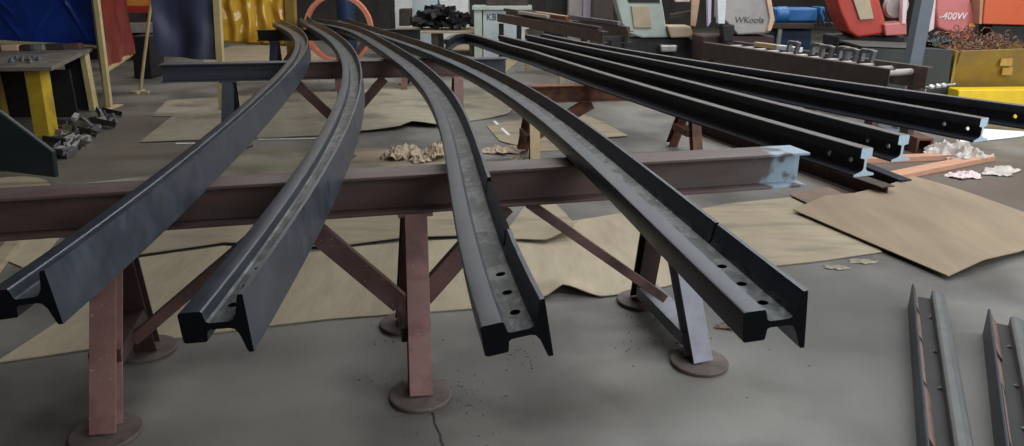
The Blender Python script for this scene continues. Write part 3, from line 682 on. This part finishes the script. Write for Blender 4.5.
def screen(label, pL, pR, ztop, zbot, mt, fmt, folds, amp, seed, posts='R', pr=0.028, bottom=True, lean=0.05, creases=(), crumple=0.0):
    pL, pR = Vector((pL[0], pL[1], 0)), Vector((pR[0], pR[1], 0)); d = (pR-pL).normalized()
    r = empty('welding_curtain', (pL+pR)/2); r.rotation_euler = (0, lean, 0); tag(r, label, 'curtain', 'welding curtains')
    curtain(MB(), pL, pR, ztop, zbot, folds, amp, seed=seed, creases=creases, crumple=crumple).build('vinyl_sheet', mt, r, smooth=True)
    for c in posts:
        p = pR+d*pr*1.4 if c == 'R' else pL-d*pr*1.4
        po = MB().box((p.x, p.y, (ztop+0.05)/2), (pr*2, pr*2, ztop+0.05)).build('post', fmt, r, bevel=0.004)
        MB().box((p.x, p.y, 0.015), (0.10, 0.5, 0.03)).build('foot', fmt, po, bevel=0.003)
    if bottom: MB().bar(pL+Vector((0, 0, zbot-0.02)), pR+Vector((0, 0, zbot-0.02)), rect(0.04, 0.04), (0, 0, 1)).build('bottom_rail', fmt, r, bevel=0.003)
    MB().bar(pL+Vector((0, 0, ztop+0.02)), pR+Vector((0, 0, ztop+0.02)), rect(0.04, 0.04), (0, 0, 1)).build('top_rail', fmt, r, bevel=0.003)
    return r
a, b = atY(-60, 41, 9.5), atY(93, 41, 9.5)
screen('deep blue welding curtain hanging behind the welding table', a, b, 2.1, a.z, 'vinyl_blue', 'cream', 2, 0.010, 0.4, 'R', pr=0.024, creases=((0.72, 1.75, 0.95, 0.85, 0.03), (0.62, 1.0, 0.75, 1.3, 0.018), (0.38, 1.35, 0.50, 1.12, 0.025), (0.40, 1.15, 0.52, 0.85, 0.02)))
a, b = at(110.5, 108), atY(131, 60, 11.2)
screen('narrow red welding curtain to the right of the blue one', a, b, 2.1, 0.50, 'vinyl_red', 'cream', 2, 0.03, 1.7, 'L', pr=0.03)
a, b = atY(153, 58, 9.3), atY(212, 58, 9.3)
screen('dull grey-blue welding curtain between the red and the amber ones', a, b, 2.1, a.z, 'vinyl_grey', 'cream', 1.3, 0.03, 2.2, 'R', pr=0.04, bottom=False, lean=0.07)
a, b = atY(222, 42, 12.3), atY(284, 42, 12.3)
screen('shiny amber yellow welding curtain behind the farthest trestle', a, b, 2.1, a.z, 'vinyl_amber', 'yellow_dull', 4, 0.045, 3.1, 'R', pr=0.075, crumple=0.05)
# leaning yellow pole
p0 = at(140, 93, 0.0); p1 = atY(152, -6, p0.y+0.1); mb = MB().tube([p0, p1], 0.022)
mb.box((p0.x, p0.y, 0.015), (0.26, 0.05, 0.03)); mb.box((p0.x, p0.y, 0.018), (0.05, 0.26, 0.036))
o = mb.build('pole', 'cream', smooth=True); tag(o, 'thin yellow pole on a cross foot, leaning between the red and grey-blue curtains', 'pole')
o = MB()
slab(o, [(131, 36), (149, 36), (149, 60), (131, 60)], 12.2, 0.5)  # added block that stands in for the dark gap between the curtains
for v in o.v:
    if v.z < 0.45: v.z = 0.0
o = o.build('gap_filler', 'machine_dark', bevel=0.02); tag(o, 'dark block added to darken the gap between red and grey-blue curtains', 'filler')
# orange racks behind
def rack():
    Y = 15.0; r = empty('storage_rack', (atY(120, 30, Y).x, Y, 0)); tag(r, 'orange and red storage rack far behind the red curtain', 'rack')
    mb = MB(); slab(mb, [(80, -14), (152, -14), (152, 6), (80, 6)], Y, 0.6); mb.build('upper_panel', 'orange_pale', r, bevel=0.01)
    mb = MB(); slab(mb, [(80, 6), (152, 6), (152, 13), (80, 13)], Y-0.05, 0.6); mb.build('lower_panel', 'red', r, bevel=0.01)
    mb = MB(); slab(mb, [(80, 23), (155, 23), (155, 33), (80, 33)], Y-0.1, 0.6); mb.build('shelf', 'machine_grey', r, bevel=0.01)
    mb = MB(); slab(mb, [(80, 33), (155, 33), (155, 61), (80, 61)], Y+0.1, 0.4); mb.build('base', 'machine_dark', r, bevel=0.01)
    for x in (82, 150):
        p = atY(x, 20, Y+0.3); MB().box((p.x, p.y, 0.95), (0.08, 0.08, 1.9)).build('upright', 'machine_dark', r, bevel=0.004)
rack()

# ------------------------------------------------------------------ middle back
def ring():
    Y = 13.4; c = atY(339, 29, Y); R_ = 0.60
    r = empty('rolled_ring', (c.x, Y, 0)); tag(r, 'salmon pink rolled steel ring standing upright behind the curved rails', 'ring')
    mb = MB(); pts = []
    n = 64
    prof = [(R_, -0.07), (R_, 0.07), (R_-0.07, 0.07), (R_-0.07, 0.055), (R_-0.015, 0.055), (R_-0.015, -0.055), (R_-0.07, -0.055), (R_-0.07, -0.07)]
    for i in range(n):
        a = i*2*math.pi/n
        for (q, y) in prof: mb.v.append(Vector((c.x+q*math.cos(a), Y+y, c.z+q*math.sin(a))))
    k = len(prof)
    for i in range(n):
        j = (i+1) % n
        for q in range(k): mb.f.append([i*k+q, i*k+(q+1) % k, j*k+(q+1) % k, j*k+q]); mb.mi.append(0)
    mb.build('rim', 'arch', r, smooth=True)
    zb_ = c.z-R_
    MB().box((c.x, Y, zb_/2), (0.6, 0.2, zb_)).build('stand', 'machine_dark', r, bevel=0.01)
ring()
def drum():
    p = atY(346, 14, 14.6); mb = MB().lathe((p.x, p.y, 0), [(0.16, 0), (0.17, 0.02), (0.17, 1.45), (0.10, 1.5)], 20); o = mb.build('post', 'blue_dark', smooth=True); tag(o, 'dark blue post seen through the pink ring', 'post')
drum()
def crate_heap():
    Y = 16.0
    p = atY(436, 30, Y); 
    r = empty('pallet_table', (p.x, Y, 0)); tag(r, 'low plywood-topped platform carrying the black heap', 'platform')
    zt_ = p.z
    MB().box((p.x, Y+0.3, zt_-0.02), (1.75, 1.4, 0.04)).build('platform_top', 'plywood', r, bevel=0.004)
    for sx in (-0.78, 0, 0.78): MB().box((p.x+sx, Y+0.3, (zt_-0.04)/2), (0.14, 1.3, zt_-0.04)).build('bearer', 'machine_brown', r, bevel=0.004)
    q = atY(404, 24, Y-0.1); mb = MB(); slab(mb, [(399, 9), (410, 9), (410, 26), (399, 26)], Y-0.1, 0.4)
    lo = min(v.z for v in mb.v)
    for v in mb.v: v.z += max(0, zt_-lo) if v.z < zt_ else 0
    o = mb.build('crate', 'machine_brown', bevel=0.01); tag(o, 'plain brown crate at the left of the black heap', 'crate')
    rn = random.Random(5)
    mb = MB()
    for i in range(90):
        u = rn.uniform(-1, 1); h = (1-u*u*0.6)*0.42; cx = p.x+0.10+u*0.56; cz = zt_+0.03+rn.uniform(0, h); cy = Y+0.25+rn.uniform(-0.35, 0.35)
        mb.box((cx, cy, cz+0.03), (rn.uniform(.10, .32), rn.uniform(.08, .25), rn.uniform(.03, .11)), mtx=(Matrix.Rotation(rn.uniform(-.5, .5), 3, 'Y') @ Matrix.Rotation(rn.uniform(-1, 1), 3, 'Z')))
    for v in mb.v: v.z = max(v.z, zt_)
    o = mb.build('scrap_heap', 'black_plastic', bevel=0.004); tag(o, 'heap of shiny black rubber and plastic scrap on the low platform', 'heap', kind='stuff')
crate_heap()
def back_boxes():
    for (px, Y, mt, lab) in [([(394, -14), (409, -14), (408, 24), (395, 24)], 17.6, 'white_paint', 'tall white cabinet left behind the black heap'),
                             ([(410, -14), (437, -14), (437, 9), (410, 9)], 18.5, 'cabinet', 'pale blue-grey cabinet directly behind the black heap'),
                             ([(439, -14), (468, -14), (468, 12), (439, 12)], 18.7, 'white_paint', 'wide white cabinet behind the right half of the black heap')]:
        mb = MB(); bot = [p for p in px]; q = [atY(x, y, Y) for x, y in px]
        for v in q[2:]: v.z = 0.0
        for v in q[:2]: v.z += 0.3
        mb.prism(q, (0, 0.6, 0)); o = mb.build('cabinet', mt, bevel=0.015)
        tag(o, lab, 'cabinet')
    mb = MB(); p = atY(386, 20, 15.5); mb.bar((p.x, p.y, 0), (p.x, p.y, 2.1), isec(0.22, 0.22, 0.02, 0.015), (1, 0, 0)); o = mb.build('column', 'machine_dark'); tag(o, 'dark slim steel column left of the white cabinet', 'column')
back_boxes()
def kb():
    Y = 15.5; r = empty('machine_cabinet', (atY(505, 30, Y).x, Y, 0)); tag(r, 'pale blue machine cabinet lettered K B behind the upright rails', 'cabinet')
    q = [atY(x, y, Y) for x, y in [(483, 10), (529, 10), (529, 33), (483, 33)]]
    for v in q[2:]: v.z = 0
    mb = MB().prism(q, (0, 0.6, 0)); mb.build('body', 'cabinet', r, bevel=0.012)
    mb = MB(); slab(mb, [(474, 10), (482, 10), (482, 33), (474, 33)], Y-0.02, 0.5)
    lo = min(v.z for v in mb.v)
    for v in mb.v:
        if v.z < lo+0.05: v.z = 0
    mb.build('side_panel', 'machine_green', r, bevel=0.008)
    mb = MB(); slab(mb, [(472, 6), (532, 6), (532, 10), (472, 10)], Y-0.06, 0.7); mb.build('lid', 'machine_green', r, bevel=0.008)
    mb = MB(); slab(mb, [(486, -6), (528, -6), (528, 5.8), (486, 5.8)], Y+0.1, 0.4); mb.build('head', 'machine_brown', r, bevel=0.02)
    for ch, x in (('K', 486.2), ('B', 491.8)):
        cu = bpy.data.curves.new('letter', 'FONT'); cu.body = ch; cu.size = 0.17; cu.extrude = 0.004; tmp = bpy.data.objects.new('letter', cu)
        COL.objects.link(tmp); dg = bpy.context.evaluated_depsgraph_get(); me = bpy.data.meshes.new_from_object(tmp.evaluated_get(dg)); bpy.data.objects.remove(tmp)
        me.materials.clear(); me.materials.append(M('ink')); o = bpy.data.objects.new('letter', me); COL.objects.link(o); o.parent = r
        p = atY(x, 20, Y-0.006); o.location = p - r.location; o.rotation_euler = (math.pi/2, 0, 0)
kb()
def text_on(body, parent, loc, size, m, extrude=0.004, name='lettering', shear=0.0):
    cu = bpy.data.curves.new(name, 'FONT'); cu.body = body; cu.size = size; cu.extrude = extrude; cu.shear = shear; tmp = bpy.data.objects.new(name, cu)
    COL.objects.link(tmp); dg = bpy.context.evaluated_depsgraph_get(); me = bpy.data.meshes.new_from_object(tmp.evaluated_get(dg)); bpy.data.objects.remove(tmp)
    me.materials.clear(); me.materials.append(M(m)); o = bpy.data.objects.new(name, me); COL.objects.link(o); o.parent = parent
    q = parent; off = Vector()
    while q is not None: off = off+q.location; q = q.parent
    o.location = Vector(loc)-off; o.rotation_euler = (math.pi/2, 0, 0)
    return o
def back_row():
    for px, Y, mt, lab, nm, cat in [([(569, -14), (583, -14), (583, 22), (569, 22)], 16.6, 'machine_grey', 'tall grey machine column beyond the loaded bench', 'machine_column', 'machine'),
                     ([(584, -14), (591, -14), (591, 22), (584, 22)], 16.4, 'lavender', 'narrow pale lavender steel upright beyond the loaded bench', 'steel_upright', 'upright'),
                     ([(545, -14), (567, -14), (567, 20), (545, 20)], 17.2, 'machine_dark', 'dark cabinet beyond the loaded bench, left of the grey machine column', 'cabinet', 'cabinet'),
                     ([(593, -14), (614, -14), (614, 20), (593, 20)], 15.8, 'machine_brown', 'dark brown cabinet just left of the green saw', 'cabinet', 'cabinet')]:
        q = [atY(x, y, Y) for x, y in px]
        for v in q[2:]: v.z = 0
        for v in q[:2]: v.z += 0.3
        o = MB().prism(q, (0, 0.4, 0)).build(nm, mt, bevel=0.012); tag(o, lab, cat)
back_row()
# roller bench with bars
def bench():
    z = 0.90; A, B = at(499, 13.5, z), at(606, 31.5, z); d = (B-A); d.z = 0; L_ = d.length; d.normalize(); nrm = Vector((-d.y, d.x, 0))
    if nrm.x < 0: nrm = -nrm
    r = empty('stock_bench', (A.x, A.y, 0)); tag(r, 'long brown steel bench loaded with bars, left of the green saw', 'bench')
    for k, u in enumerate((0.0, 0.36)):
        MB().bar(A+nrm*u-Vector((0, 0, 0.075)), B+nrm*u-Vector((0, 0, 0.075)), csec(0.08, 0.15, 0.012), nrm).build('side_beam', 'rust_dark', r, bevel=0.003)
    for t in (0.03, 0.35, 0.68, 0.97):
        for u in (0.0, 0.36):
            p = A+d*L_*t+nrm*u; MB().box((p.x, p.y, 0.36), (0.08, 0.08, 0.72), math.atan2(d.y, d.x)).build('leg', 'beige' if t > 0.3 and u == 0 else 'machine_dark', r, bevel=0.003)
        p = A+d*L_*t+nrm*0.18; MB().box((p.x, p.y, 0.80), (0.06, 0.36, 0.05), math.atan2(d.y, d.x)).build('cross_member', 'machine_dark', r)
    rn = random.Random(2); cols = ['machine_brown', 'rust_dark', 'rust', 'machine_brown', 'beige', 'rust_dark', 'machine_grey', 'rust_dark', 'rust', 'timber_pale', 'rust_dark', 'steel_scrap']
    for i in range(12):
        t0 = rn.uniform(0.02, 0.55); l = rn.uniform(0.25, 0.45); u = 0.0+(i % 6)*0.07; zz = 0.0 + (i//6)*0.052
        p0 = A+d*L_*t0+nrm*u; p1 = A+d*L_*min(t0+l, 0.99)+nrm*(u+rn.uniform(-0.01, 0.01))
        o = MB().bar(p0+Vector((0, 0, 0.026+zz)), p1+Vector((0, 0, 0.026+zz)), rect(0.05, 0.058), (0, 0, 1)).build('steel_bar', cols[i], bevel=0.004)
        tag(o, 'rusty or pale bar in the stack lying along the brown bench', 'bar', 'bars on the brown bench')
bench()
# ------------------------------------------------------------------ saws
def green_saw():
    Y = 11.2; r = empty('band_saw', (atY(642, 30, Y).x, Y, 0)); tag(r, 'grey-green band saw with beige plate, behind the upright rails', 'machine')
    mb = MB(); slab(mb, [(612, -14), (618, 10), (622, 24), (628, 33), (642, 38), (668, 37.5), (664, 12), (659, -14)], Y, 0.35); mb.build('bow', 'machine_green', r, bevel=0.025, segs=3)
    mb = MB(); slab(mb, [(631, 6), (649, 6), (652, 28), (634, 28)], Y-0.025, 0.03); mb.build('cover_plate', 'beige', r, bevel=0.01)
    mb = MB(); slab(mb, [(627, -3), (659, -3), (660, 2.5), (629, 2.5)], Y-0.015, 0.03); mb.build('slot', 'machine_dark', r)
    mb = MB(); slab(mb, [(667, 26), (691, 26), (694, 37), (671, 38)], Y-0.1, 0.4); mb.build('motor_box', 'beige', r, bevel=0.02)
    mb = MB(); slab(mb, [(610, 38), (700, 38), (700, 75), (610, 75)], Y+0.05, 0.6)
    lo = min(v.z for v in mb.v)
    for v in mb.v:
        if v.z < lo+0.1: v.z = 0
    mb.build('base', 'machine_dark', r, bevel=0.02)
    mb = MB(); slab(mb, [(660, 45), (678, 45), (677, 52), (661, 52)], Y-0.12, 0.18); mb.build('vice_jaw', 'silver', r, bevel=0.02)
    mb = MB(); slab(mb, [(670, 14), (695, 10), (695, 16), (670, 19)], Y+0.25, 0.1); mb.build('guide_arm', 'machine_brown', r, bevel=0.01)
    mb = MB(); slab(mb, [(672, -14), (690, -14), (690, 2), (676, 2)], Y+0.3, 0.1); mb.build('frame_plate', 'white_pink', r, bevel=0.01)
    mb = MB(); slab(mb, [(693, -14), (702, -14), (696, 27), (692, 26)], Y-0.05, 0.1); mb.build('blade_guide', 'peach', r, bevel=0.01)
green_saw()
def grey_saw():
    Y = 10.4; r = empty('band_saw', (atY(748, 30, Y).x, Y, 0)); tag(r, 'warm grey lettered band saw with pale right side, right of the green saw', 'machine')
    mb = MB(); slab(mb, [(723, -14), (764, -14), (772, 18), (770, 33), (738, 35), (728, 24), (722, 18)], Y, 0.45); mb.build('bow', 'machine_grey', r, bevel=0.025, segs=3)
    mb = MB(); slab(mb, [(764, -14), (769, -14), (775, 20), (771, 31), (767, 31), (770, 18)], Y-0.03, 0.35); mb.build('edge_trim', 'peach', r, bevel=0.008)
    mb = MB(); slab(mb, [(707, -14), (712, -14), (711, 22), (708, 27)], Y-0.05, 0.08); mb.build('blade_guide', 'lavender', r, bevel=0.006)
    mb = MB(); slab(mb, [(717, -14), (727, -14), (725, 24), (718, 24)], Y-0.10, 0.10); mb.build('guide_arm', 'white_paint', r, bevel=0.01)
    mb = MB(); slab(mb, [(722, 25), (735, 25), (733, 42), (724, 42)], Y-0.15, 0.2); mb.build('vice', 'machine_dark', r, bevel=0.015)
    mb = MB(); slab(mb, [(702, 36), (775, 36), (775, 70), (702, 70)], Y+0.05, 0.6)
    lo = min(v.z for v in mb.v)
    for v in mb.v:
        if v.z < lo+0.1: v.z = 0
    mb.build('base', 'primer_dark', r, bevel=0.02)
    text_on('WKoola', r, atY(734.5, 22.8, Y-0.004), 0.115, 'ink_grey', shear=0.1)
grey_saw()
def blue_units():
    Y = 11.0; r = empty('hydraulic_unit', (atY(800, 30, Y).x, Y, 0)); tag(r, 'bright blue hydraulic unit on a brown shelf between the grey and red saws', 'machine')
    mb = MB(); slab(mb, [(775, 8), (818, 8), (818, 22), (775, 22)], Y, 0.4); mb.build('tank', 'blue_box', r, bevel=0.03)
    p0, p1 = atY(776, 15, Y+0.1), atY(784, 15, Y+0.1); MB().lathe((p0.x-0.03, Y+0.05, p0.z), [(0.10, 0), (0.12, 0.02), (0.12, 0.16), (0.10, 0.18)], 20, 'X').build('motor', 'blue_box', r, smooth=True)
    mb = MB(); slab(mb, [(820, 7), (825, 7), (825, 22), (820, 22)], Y, 0.3); mb.build('end_block', 'blue_box', r, bevel=0.01)
    mb = MB(); slab(mb, [(770, 23), (836, 23), (836, 29), (770, 29)], Y-0.05, 0.6); mb.build('shelf', 'machine_brown', r, bevel=0.01)
    mb = MB(); slab(mb, [(774, 30), (812, 30), (812, 60), (774, 60)], Y+0.05, 0.45)
    lo = min(v.z for v in mb.v)
    for v in mb.v:
        if v.z < lo+0.1: v.z = 0
    mb.build('lower_cabinet', 'blue_dark', r, bevel=0.015)
    p = atY(779, 37, Y-0.02); MB().box((p.x, p.y, p.z), (0.05, 0.05, 0.22)).build('strut', 'silver', r)
    mb = MB(); 
    for i in range(7): mb.tube([atY(815+i*3, 22, Y-0.1), atY(817+i*3, 18-i % 3*4, Y-0.12), atY(820+i*4, 26, Y-0.1)], 0.012, 6)
    mb.build('hoses', 'machine_dark', r, smooth=True)
blue_units()
def conveyor():
    z = 0.80; A, B = at(705, 42, z), at(893, 69, z); d = (B-A); d.z = 0; L_ = d.length; d.normalize(); nrm = Vector((-d.y, d.x, 0))
    if nrm.x < 0: nrm = -nrm
    r = empty('roller_conveyor', (A.x, A.y, 0)); tag(r, 'long rusty roller conveyor in front of the grey and red saws', 'conveyor')
    for u, m_ in ((0, 'machine_brown'), (0.45, 'rust_dark')):
        MB().bar(A+nrm*u-Vector((0, 0, 0.10)), B+nrm*u-Vector((0, 0, 0.10)), csec(0.07, 0.20, 0.012), nrm).build('side_beam', m_, r, bevel=0.004)
    MB().bar(A-nrm*0.06-Vector((0, 0, 0.26)), B-nrm*0.06-Vector((0, 0, 0.26)), rect(0.02, 0.16), (0, 0, 1)).build('lower_flange', 'rust_dark', r, bevel=0.003)
    for t in (0.04, 0.5, 0.95):
        for u in (0.0, 0.45):
            p = A+d*L_*t+nrm*u; MB().box((p.x, p.y, 0.30), (0.10, 0.08, 0.60), math.atan2(d.y, d.x)).build('leg', 'rust_dark', r, bevel=0.003)
    for t in np.linspace(0.06, 0.94, 12):
        p = A+d*L_*float(t)-Vector((0, 0, 0.06)); MB().tube([p+nrm*0.04, p+nrm*0.42], 0.03, 12).build('roller', 'machine_grey', r, smooth=True)
    def on(t, u, zz=0): return A+d*L_*t+nrm*u+Vector((0, 0, zz))
    for i, (t, l, m_, lab) in enumerate([(0.25, 0.14, 'timber_pale', 'pale bar end on the rusty conveyor, nearest the grey saw'), (0.38, 0.13, 'white_paint', 'white painted bar lying on the rusty conveyor')]):
        o = MB().bar(on(t, 0.2, 0.03), on(t+l, 0.2, 0.03), rect(0.05, 0.06), (0, 0, 1)).build('bar', m_, bevel=0.005); tag(o, lab, 'bar')
    for i, t in enumerate((0.50, 0.60, 0.67, 0.73, 0.78, 0.83)):
        p = on(t, 0.12+0.06*(i % 2)); mb = MB()
        q = 0.06
        mb.bar(p+d*(-q), p+d*(-q)+Vector((0, 0, 0.12)), rect(0.035, 0.05), d); mb.bar(p+d*(-q)+Vector((0, 0, 0.11)), p+d*q+Vector((0, 0, 0.11)), rect(0.035, 0.05), (0, 0, 1))
        mb.bar(p+d*q+Vector((0, 0, 0.0)), p+d*(q+0.03)+Vector((0, 0, 0.12)), rect(0.03, 0.05), d)
        o = mb.build('steel_clamp', 'steel_scrap', bevel=0.006); tag(o, 'grey steel clamp in the row standing on the rusty conveyor', 'clamp', 'clamps on the rusty conveyor')
conveyor()
def red_saw():
    Y = 9.6; r = empty('band_saw', (atY(870, 30, Y).x, Y, 0)); tag(r, 'red band saw with tan plate, left of the steel column', 'machine')
    mb = MB(); slab(mb, [(832, -14), (876, -14), (886, 22), (884, 34), (858, 38), (849, 32), (840, 12)], Y, 0.4); mb.build('bow', 'red', r, bevel=0.03, segs=3)
    mb = MB(); slab(mb, [(850, -10), (868, -10), (874, 19), (860, 20)], Y-0.025, 0.03); mb.build('cover_plate', 'beige', r, bevel=0.008)
    mb = MB(); slab(mb, [(884, 24), (907, 22), (907, 35), (886, 36)], Y-0.05, 0.3); mb.build('table', 'red_pink', r, bevel=0.015)
    mb = MB(); slab(mb, [(903, -14), (909, -14), (906, 24), (902, 24)], Y-0.06, 0.08); mb.build('blade_guide', 'white_pink', r, bevel=0.006)
    p = atY(896, 6, Y+0.1); MB().lathe((p.x, Y+0.1, p.z), [(0.02, -0.06), (0.14, -0.04), (0.15, 0.04), (0.05, 0.06)], 24, 'Y').build('pulley', 'machine_grey', r, smooth=True)
    mb = MB(); slab(mb, [(838, 36), (905, 36), (905, 80), (838, 80)], Y+0.1, 0.5)
    lo = min(v.z for v in mb.v)
    for v in mb.v:
        if v.z < lo+0.1: v.z = 0
    mb.build('base', 'machine_dark', r, bevel=0.02)
red_saw()
def pink_saw():
    Y = 10.1; r = empty('band_saw', (atY(955, 30, Y).x, Y, 0)); tag(r, 'faded red lettered band saw to the right of the steel column', 'machine')
    mb = MB(); slab(mb, [(938, -14), (968, -14), (975, 20), (974, 32), (950, 33), (938, 28), (936, 10)], Y, 0.4); mb.build('bow', 'red_pink', r, bevel=0.025, segs=3)
    mb = MB(); slab(mb, [(931, -14), (937, -14), (934, 29), (929, 32)], Y-0.06, 0.08); mb.build('blade_guide', 'white_pink', r, bevel=0.006)
    mb = MB(); slab(mb, [(950, 32), (974, 32), (973, 38), (953, 38)], Y+0.02, 0.3); mb.build('lower_trim', 'red', r, bevel=0.006)
    q = [atY(x, y, Y+0.08) for x, y in [(934, 36), (966, 38), (966, 80), (934, 80)]]
    for v in q[2:]: v.z = 0
    MB().prism(q, (0, 0.4, 0)).build('base', 'machine_dark', r, bevel=0.01)
    mb = MB(); slab(mb, [(969, 23.5), (976, 23.5), (975, 27), (969, 26.5)], Y-0.02, 0.03); mb.build('badge', 'orange_pale', r)
    text_on('-400W', r, atY(938.5, 19.5, Y-0.004), 0.125, 'ink_white', shear=0.15)
pink_saw()
def orange_panel():
    Y = 9.95; r = empty('machine_door', (atY(1010, 20, Y).x, Y, 0)); tag(r, 'bright orange machine panel at the top right corner', 'machine')
    mb = MB(); slab(mb, [(986, -14), (1060, -14), (1060, 26), (983, 24)], Y, 0.3); mb.build('panel', 'orange', r, bevel=0.01)
    mb = MB(); slab(mb, [(981, -14), (985, -14), (982, 24), (979, 24)], Y+0.02, 0.2); mb.build('edge_strip', 'timber', r, bevel=0.005)
    q = [atY(x, y, Y+0.06) for x, y in [(992, 25), (1060, 27), (1060, 90), (992, 90)]]
    for v in q[2:]: v.z = 0
    MB().prism(q, (0, 0.3, 0)).build('base', 'machine_dark', r, bevel=0.01)
orange_panel()
def column():
    Y = 8.0; p = atY(907, 88, Y); r = empty('steel_column', (p.x, Y, 0)); tag(r, 'grey-blue steel building column standing behind the upright rails at right', 'column')
    MB().bar((p.x, Y, 0.015), (p.x, Y, 6.49), rect(0.135, 0.13), (1, 0, 0)).build('shaft', 'column', r, bevel=0.003)
    MB().box((p.x, Y, 0.0075), (0.34, 0.34, 0.015)).build('base_plate', 'column', r, bevel=0.003)
    r.rotation_euler = (0, 0, 0)
    return r
cr = column()
for ch in [x for x in bpy.data.objects if x.parent == cr]: ch.rotation_euler = (0, math.radians(1.2), math.radians(2))
def skip():
    Y = 8.6; top = atY(960, 50, Y)
    r = empty('scrap_skip', (atY(1000, 60, Y).x, Y, 0)); tag(r, 'dull yellow scrap skip filled with copper swarf at the right edge', 'skip')
    q = [atY(x, y, Y) for x, y in [(962, 51), (1070, 47), (1070, 100), (953, 100)]]
    x0, x1, zt_, zb_ = q[0].x, q[1].x, q[0].z, 0.30
    mb = MB(); mb.prism([q[0], q[1], Vector((q[1].x, Y+0.12, zb_)), Vector((q[3].x-0.02, Y+0.12, zb_))], (0, 0.03, 0)); mb.build('front_wall', 'yellow_dull', r, bevel=0.004)
    MB().box(((x0+x1)/2, Y+1.2, (zt_+zb_)/2), (x1-x0, 0.03, zt_-zb_)).build('back_wall', 'yellow_dull', r)
    MB().box((x0-0.02, Y+0.62, (zt_+zb_)/2), (0.03, 1.14, zt_-zb_)).build('side_wall', 'yellow_dull', r)
    MB().box((x1-0.02, Y+0.62, (zt_+zb_)/2), (0.03, 1.14, zt_-zb_)).build('side_wall', 'yellow_dull', r)
    MB().box(((x0+x1)/2, Y+0.65, zb_+0.015), (x1-x0-0.04, 1.0, 0.03)).build('floor_plate', 'yellow_dull', r)
    a = atY(1003, 60, Y-0.01); mb = MB(); slab(mb, [(1002, 59), (1013, 58), (1012, 66), (1000, 66)], Y-0.005, 0.02); mb.build('patch', 'yellow_patch', r)
    mb = MB(); slab(mb, [(1003, 68), (1013, 67), (1012, 75), (1002, 75)], Y+0.02, 0.02); mb.build('patch', 'yellow_patch', r)
    for sx in (x0+0.1, x1-0.1): MB().box((sx, Y+0.6, zb_/2), (0.10, 1.0, zb_)).build('skid', 'yellow_dull', r, bevel=0.005)
    rn = random.Random(9); mb = MB()
    for i in range(150):
        cx = x0+0.1+rn.random()*0.75; cy = Y+0.15+rn.random()*0.8; cz = zt_-0.06+rn.random()*0.24*(1-abs((cx-x0-0.45)/0.5)**2*0.7)
        ph = rn.uniform(0, 6); R_ = rn.uniform(0.02, 0.05); dd = Vector((rn.uniform(-1, 1), rn.uniform(-1, 1), rn.uniform(-.6, .6)))*0.12
        mb.tube([Vector((cx, cy, cz))+dd*(k/6)+Vector((R_*math.cos(ph+k*1.2), 0, R_*math.sin(ph+k*1.2))) for k in range(7)], 0.006, 4)
    mb.box((x0+0.45, Y+0.6, zt_-0.12), (0.75, 0.8, 0.16))
    o = mb.build('metal_swarf', 'copper'); tag(o, 'tangle of coppery metal swarf heaped in the yellow skip', 'swarf', kind='stuff')
    q = [atY(x, y, Y-0.25) for x, y in [(959, 90), (1060, 89), (1060, 110), (958, 110)]]
    for v in q[2:]: v.z = 0
    o = MB().prism(q, (0, 0.22, 0)).build('yellow_barrier', 'yellow_bright', bevel=0.01); tag(o, 'bright yellow low steel barrier in front of the dull skip', 'barrier')
skip()
def green_bin():
    Y = 8.65; r = empty('waste_bin', (atY(910, 70, Y).x, Y, 0)); tag(r, 'dark green steel waste bin behind the steel column', 'bin')
    q = [atY(x, y, Y) for x, y in [(862, 46), (953, 50), (948, 95), (868, 95)]]
    for v in q[2:]: v.z = 0.02
    MB().prism(q, (0, 0.03, 0)).build('front_wall', 'green_bin', r, bevel=0.004)
    a, b = q[0], q[1]; L_ = b.x-a.x
    MB().prism([a, b, b+Vector((0, 0.65, 0.02)), a+Vector((0, 0.65, 0.02))], (0, 0, -0.02)).build('lid', 'green_bin', r, bevel=0.004)
    MB().box(((a.x+b.x)/2, Y+0.65, a.z/2), (L_, 0.03, a.z-0.03)).build('back_wall', 'green_bin', r)
    MB().box((a.x+0.06, Y+0.33, a.z/2), (0.03, 0.6, a.z-0.04)).build('side_wall', 'green_bin', r)
    MB().box((b.x-0.08, Y+0.33, a.z/2), (0.03, 0.6, a.z-0.04)).build('side_wall', 'green_bin', r)
    o = crumple('plastic_bag', 'crumpled black plastic bag lying on the green bin lid', 940, 48, 0.24, 'black_plastic', 21, 0.42, 'bag', z=q[0].z+0.012, sx=1.0)
    o.location.y = Y+0.36; p = atY(934, 44, Y+0.33); o.location.x = p.x; o.location.z = b.z+0.02
    # pipe with fittings sticking out of the bin's side
    p0, p1 = atY(921, 88, Y-0.35), atY(955, 84, Y-0.35)
    mb = MB().tube([p0, p1], 0.012, 8)
    for k in (0.3, 0.5, 0.66):
        c = p0+(p1-p0)*k; mb.lathe(c-Vector((0.03, 0, 0)), [(0.022, 0), (0.028, 0.01), (0.028, 0.05), (0.022, 0.06)], 10, 'X')
    bot = Vector((p0.x+0.05, p0.y, 0)); mb.tube([bot, p0+Vector((0.05, 0, 0))], 0.012, 8); mb.lathe(bot, [(0.12, 0), (0.12, 0.015)], 20)
    o = mb.build('pipe_stand', 'silver', smooth=True); tag(o, 'thin steel pipe with fittings in front of the green bin', 'pipe')
green_bin()
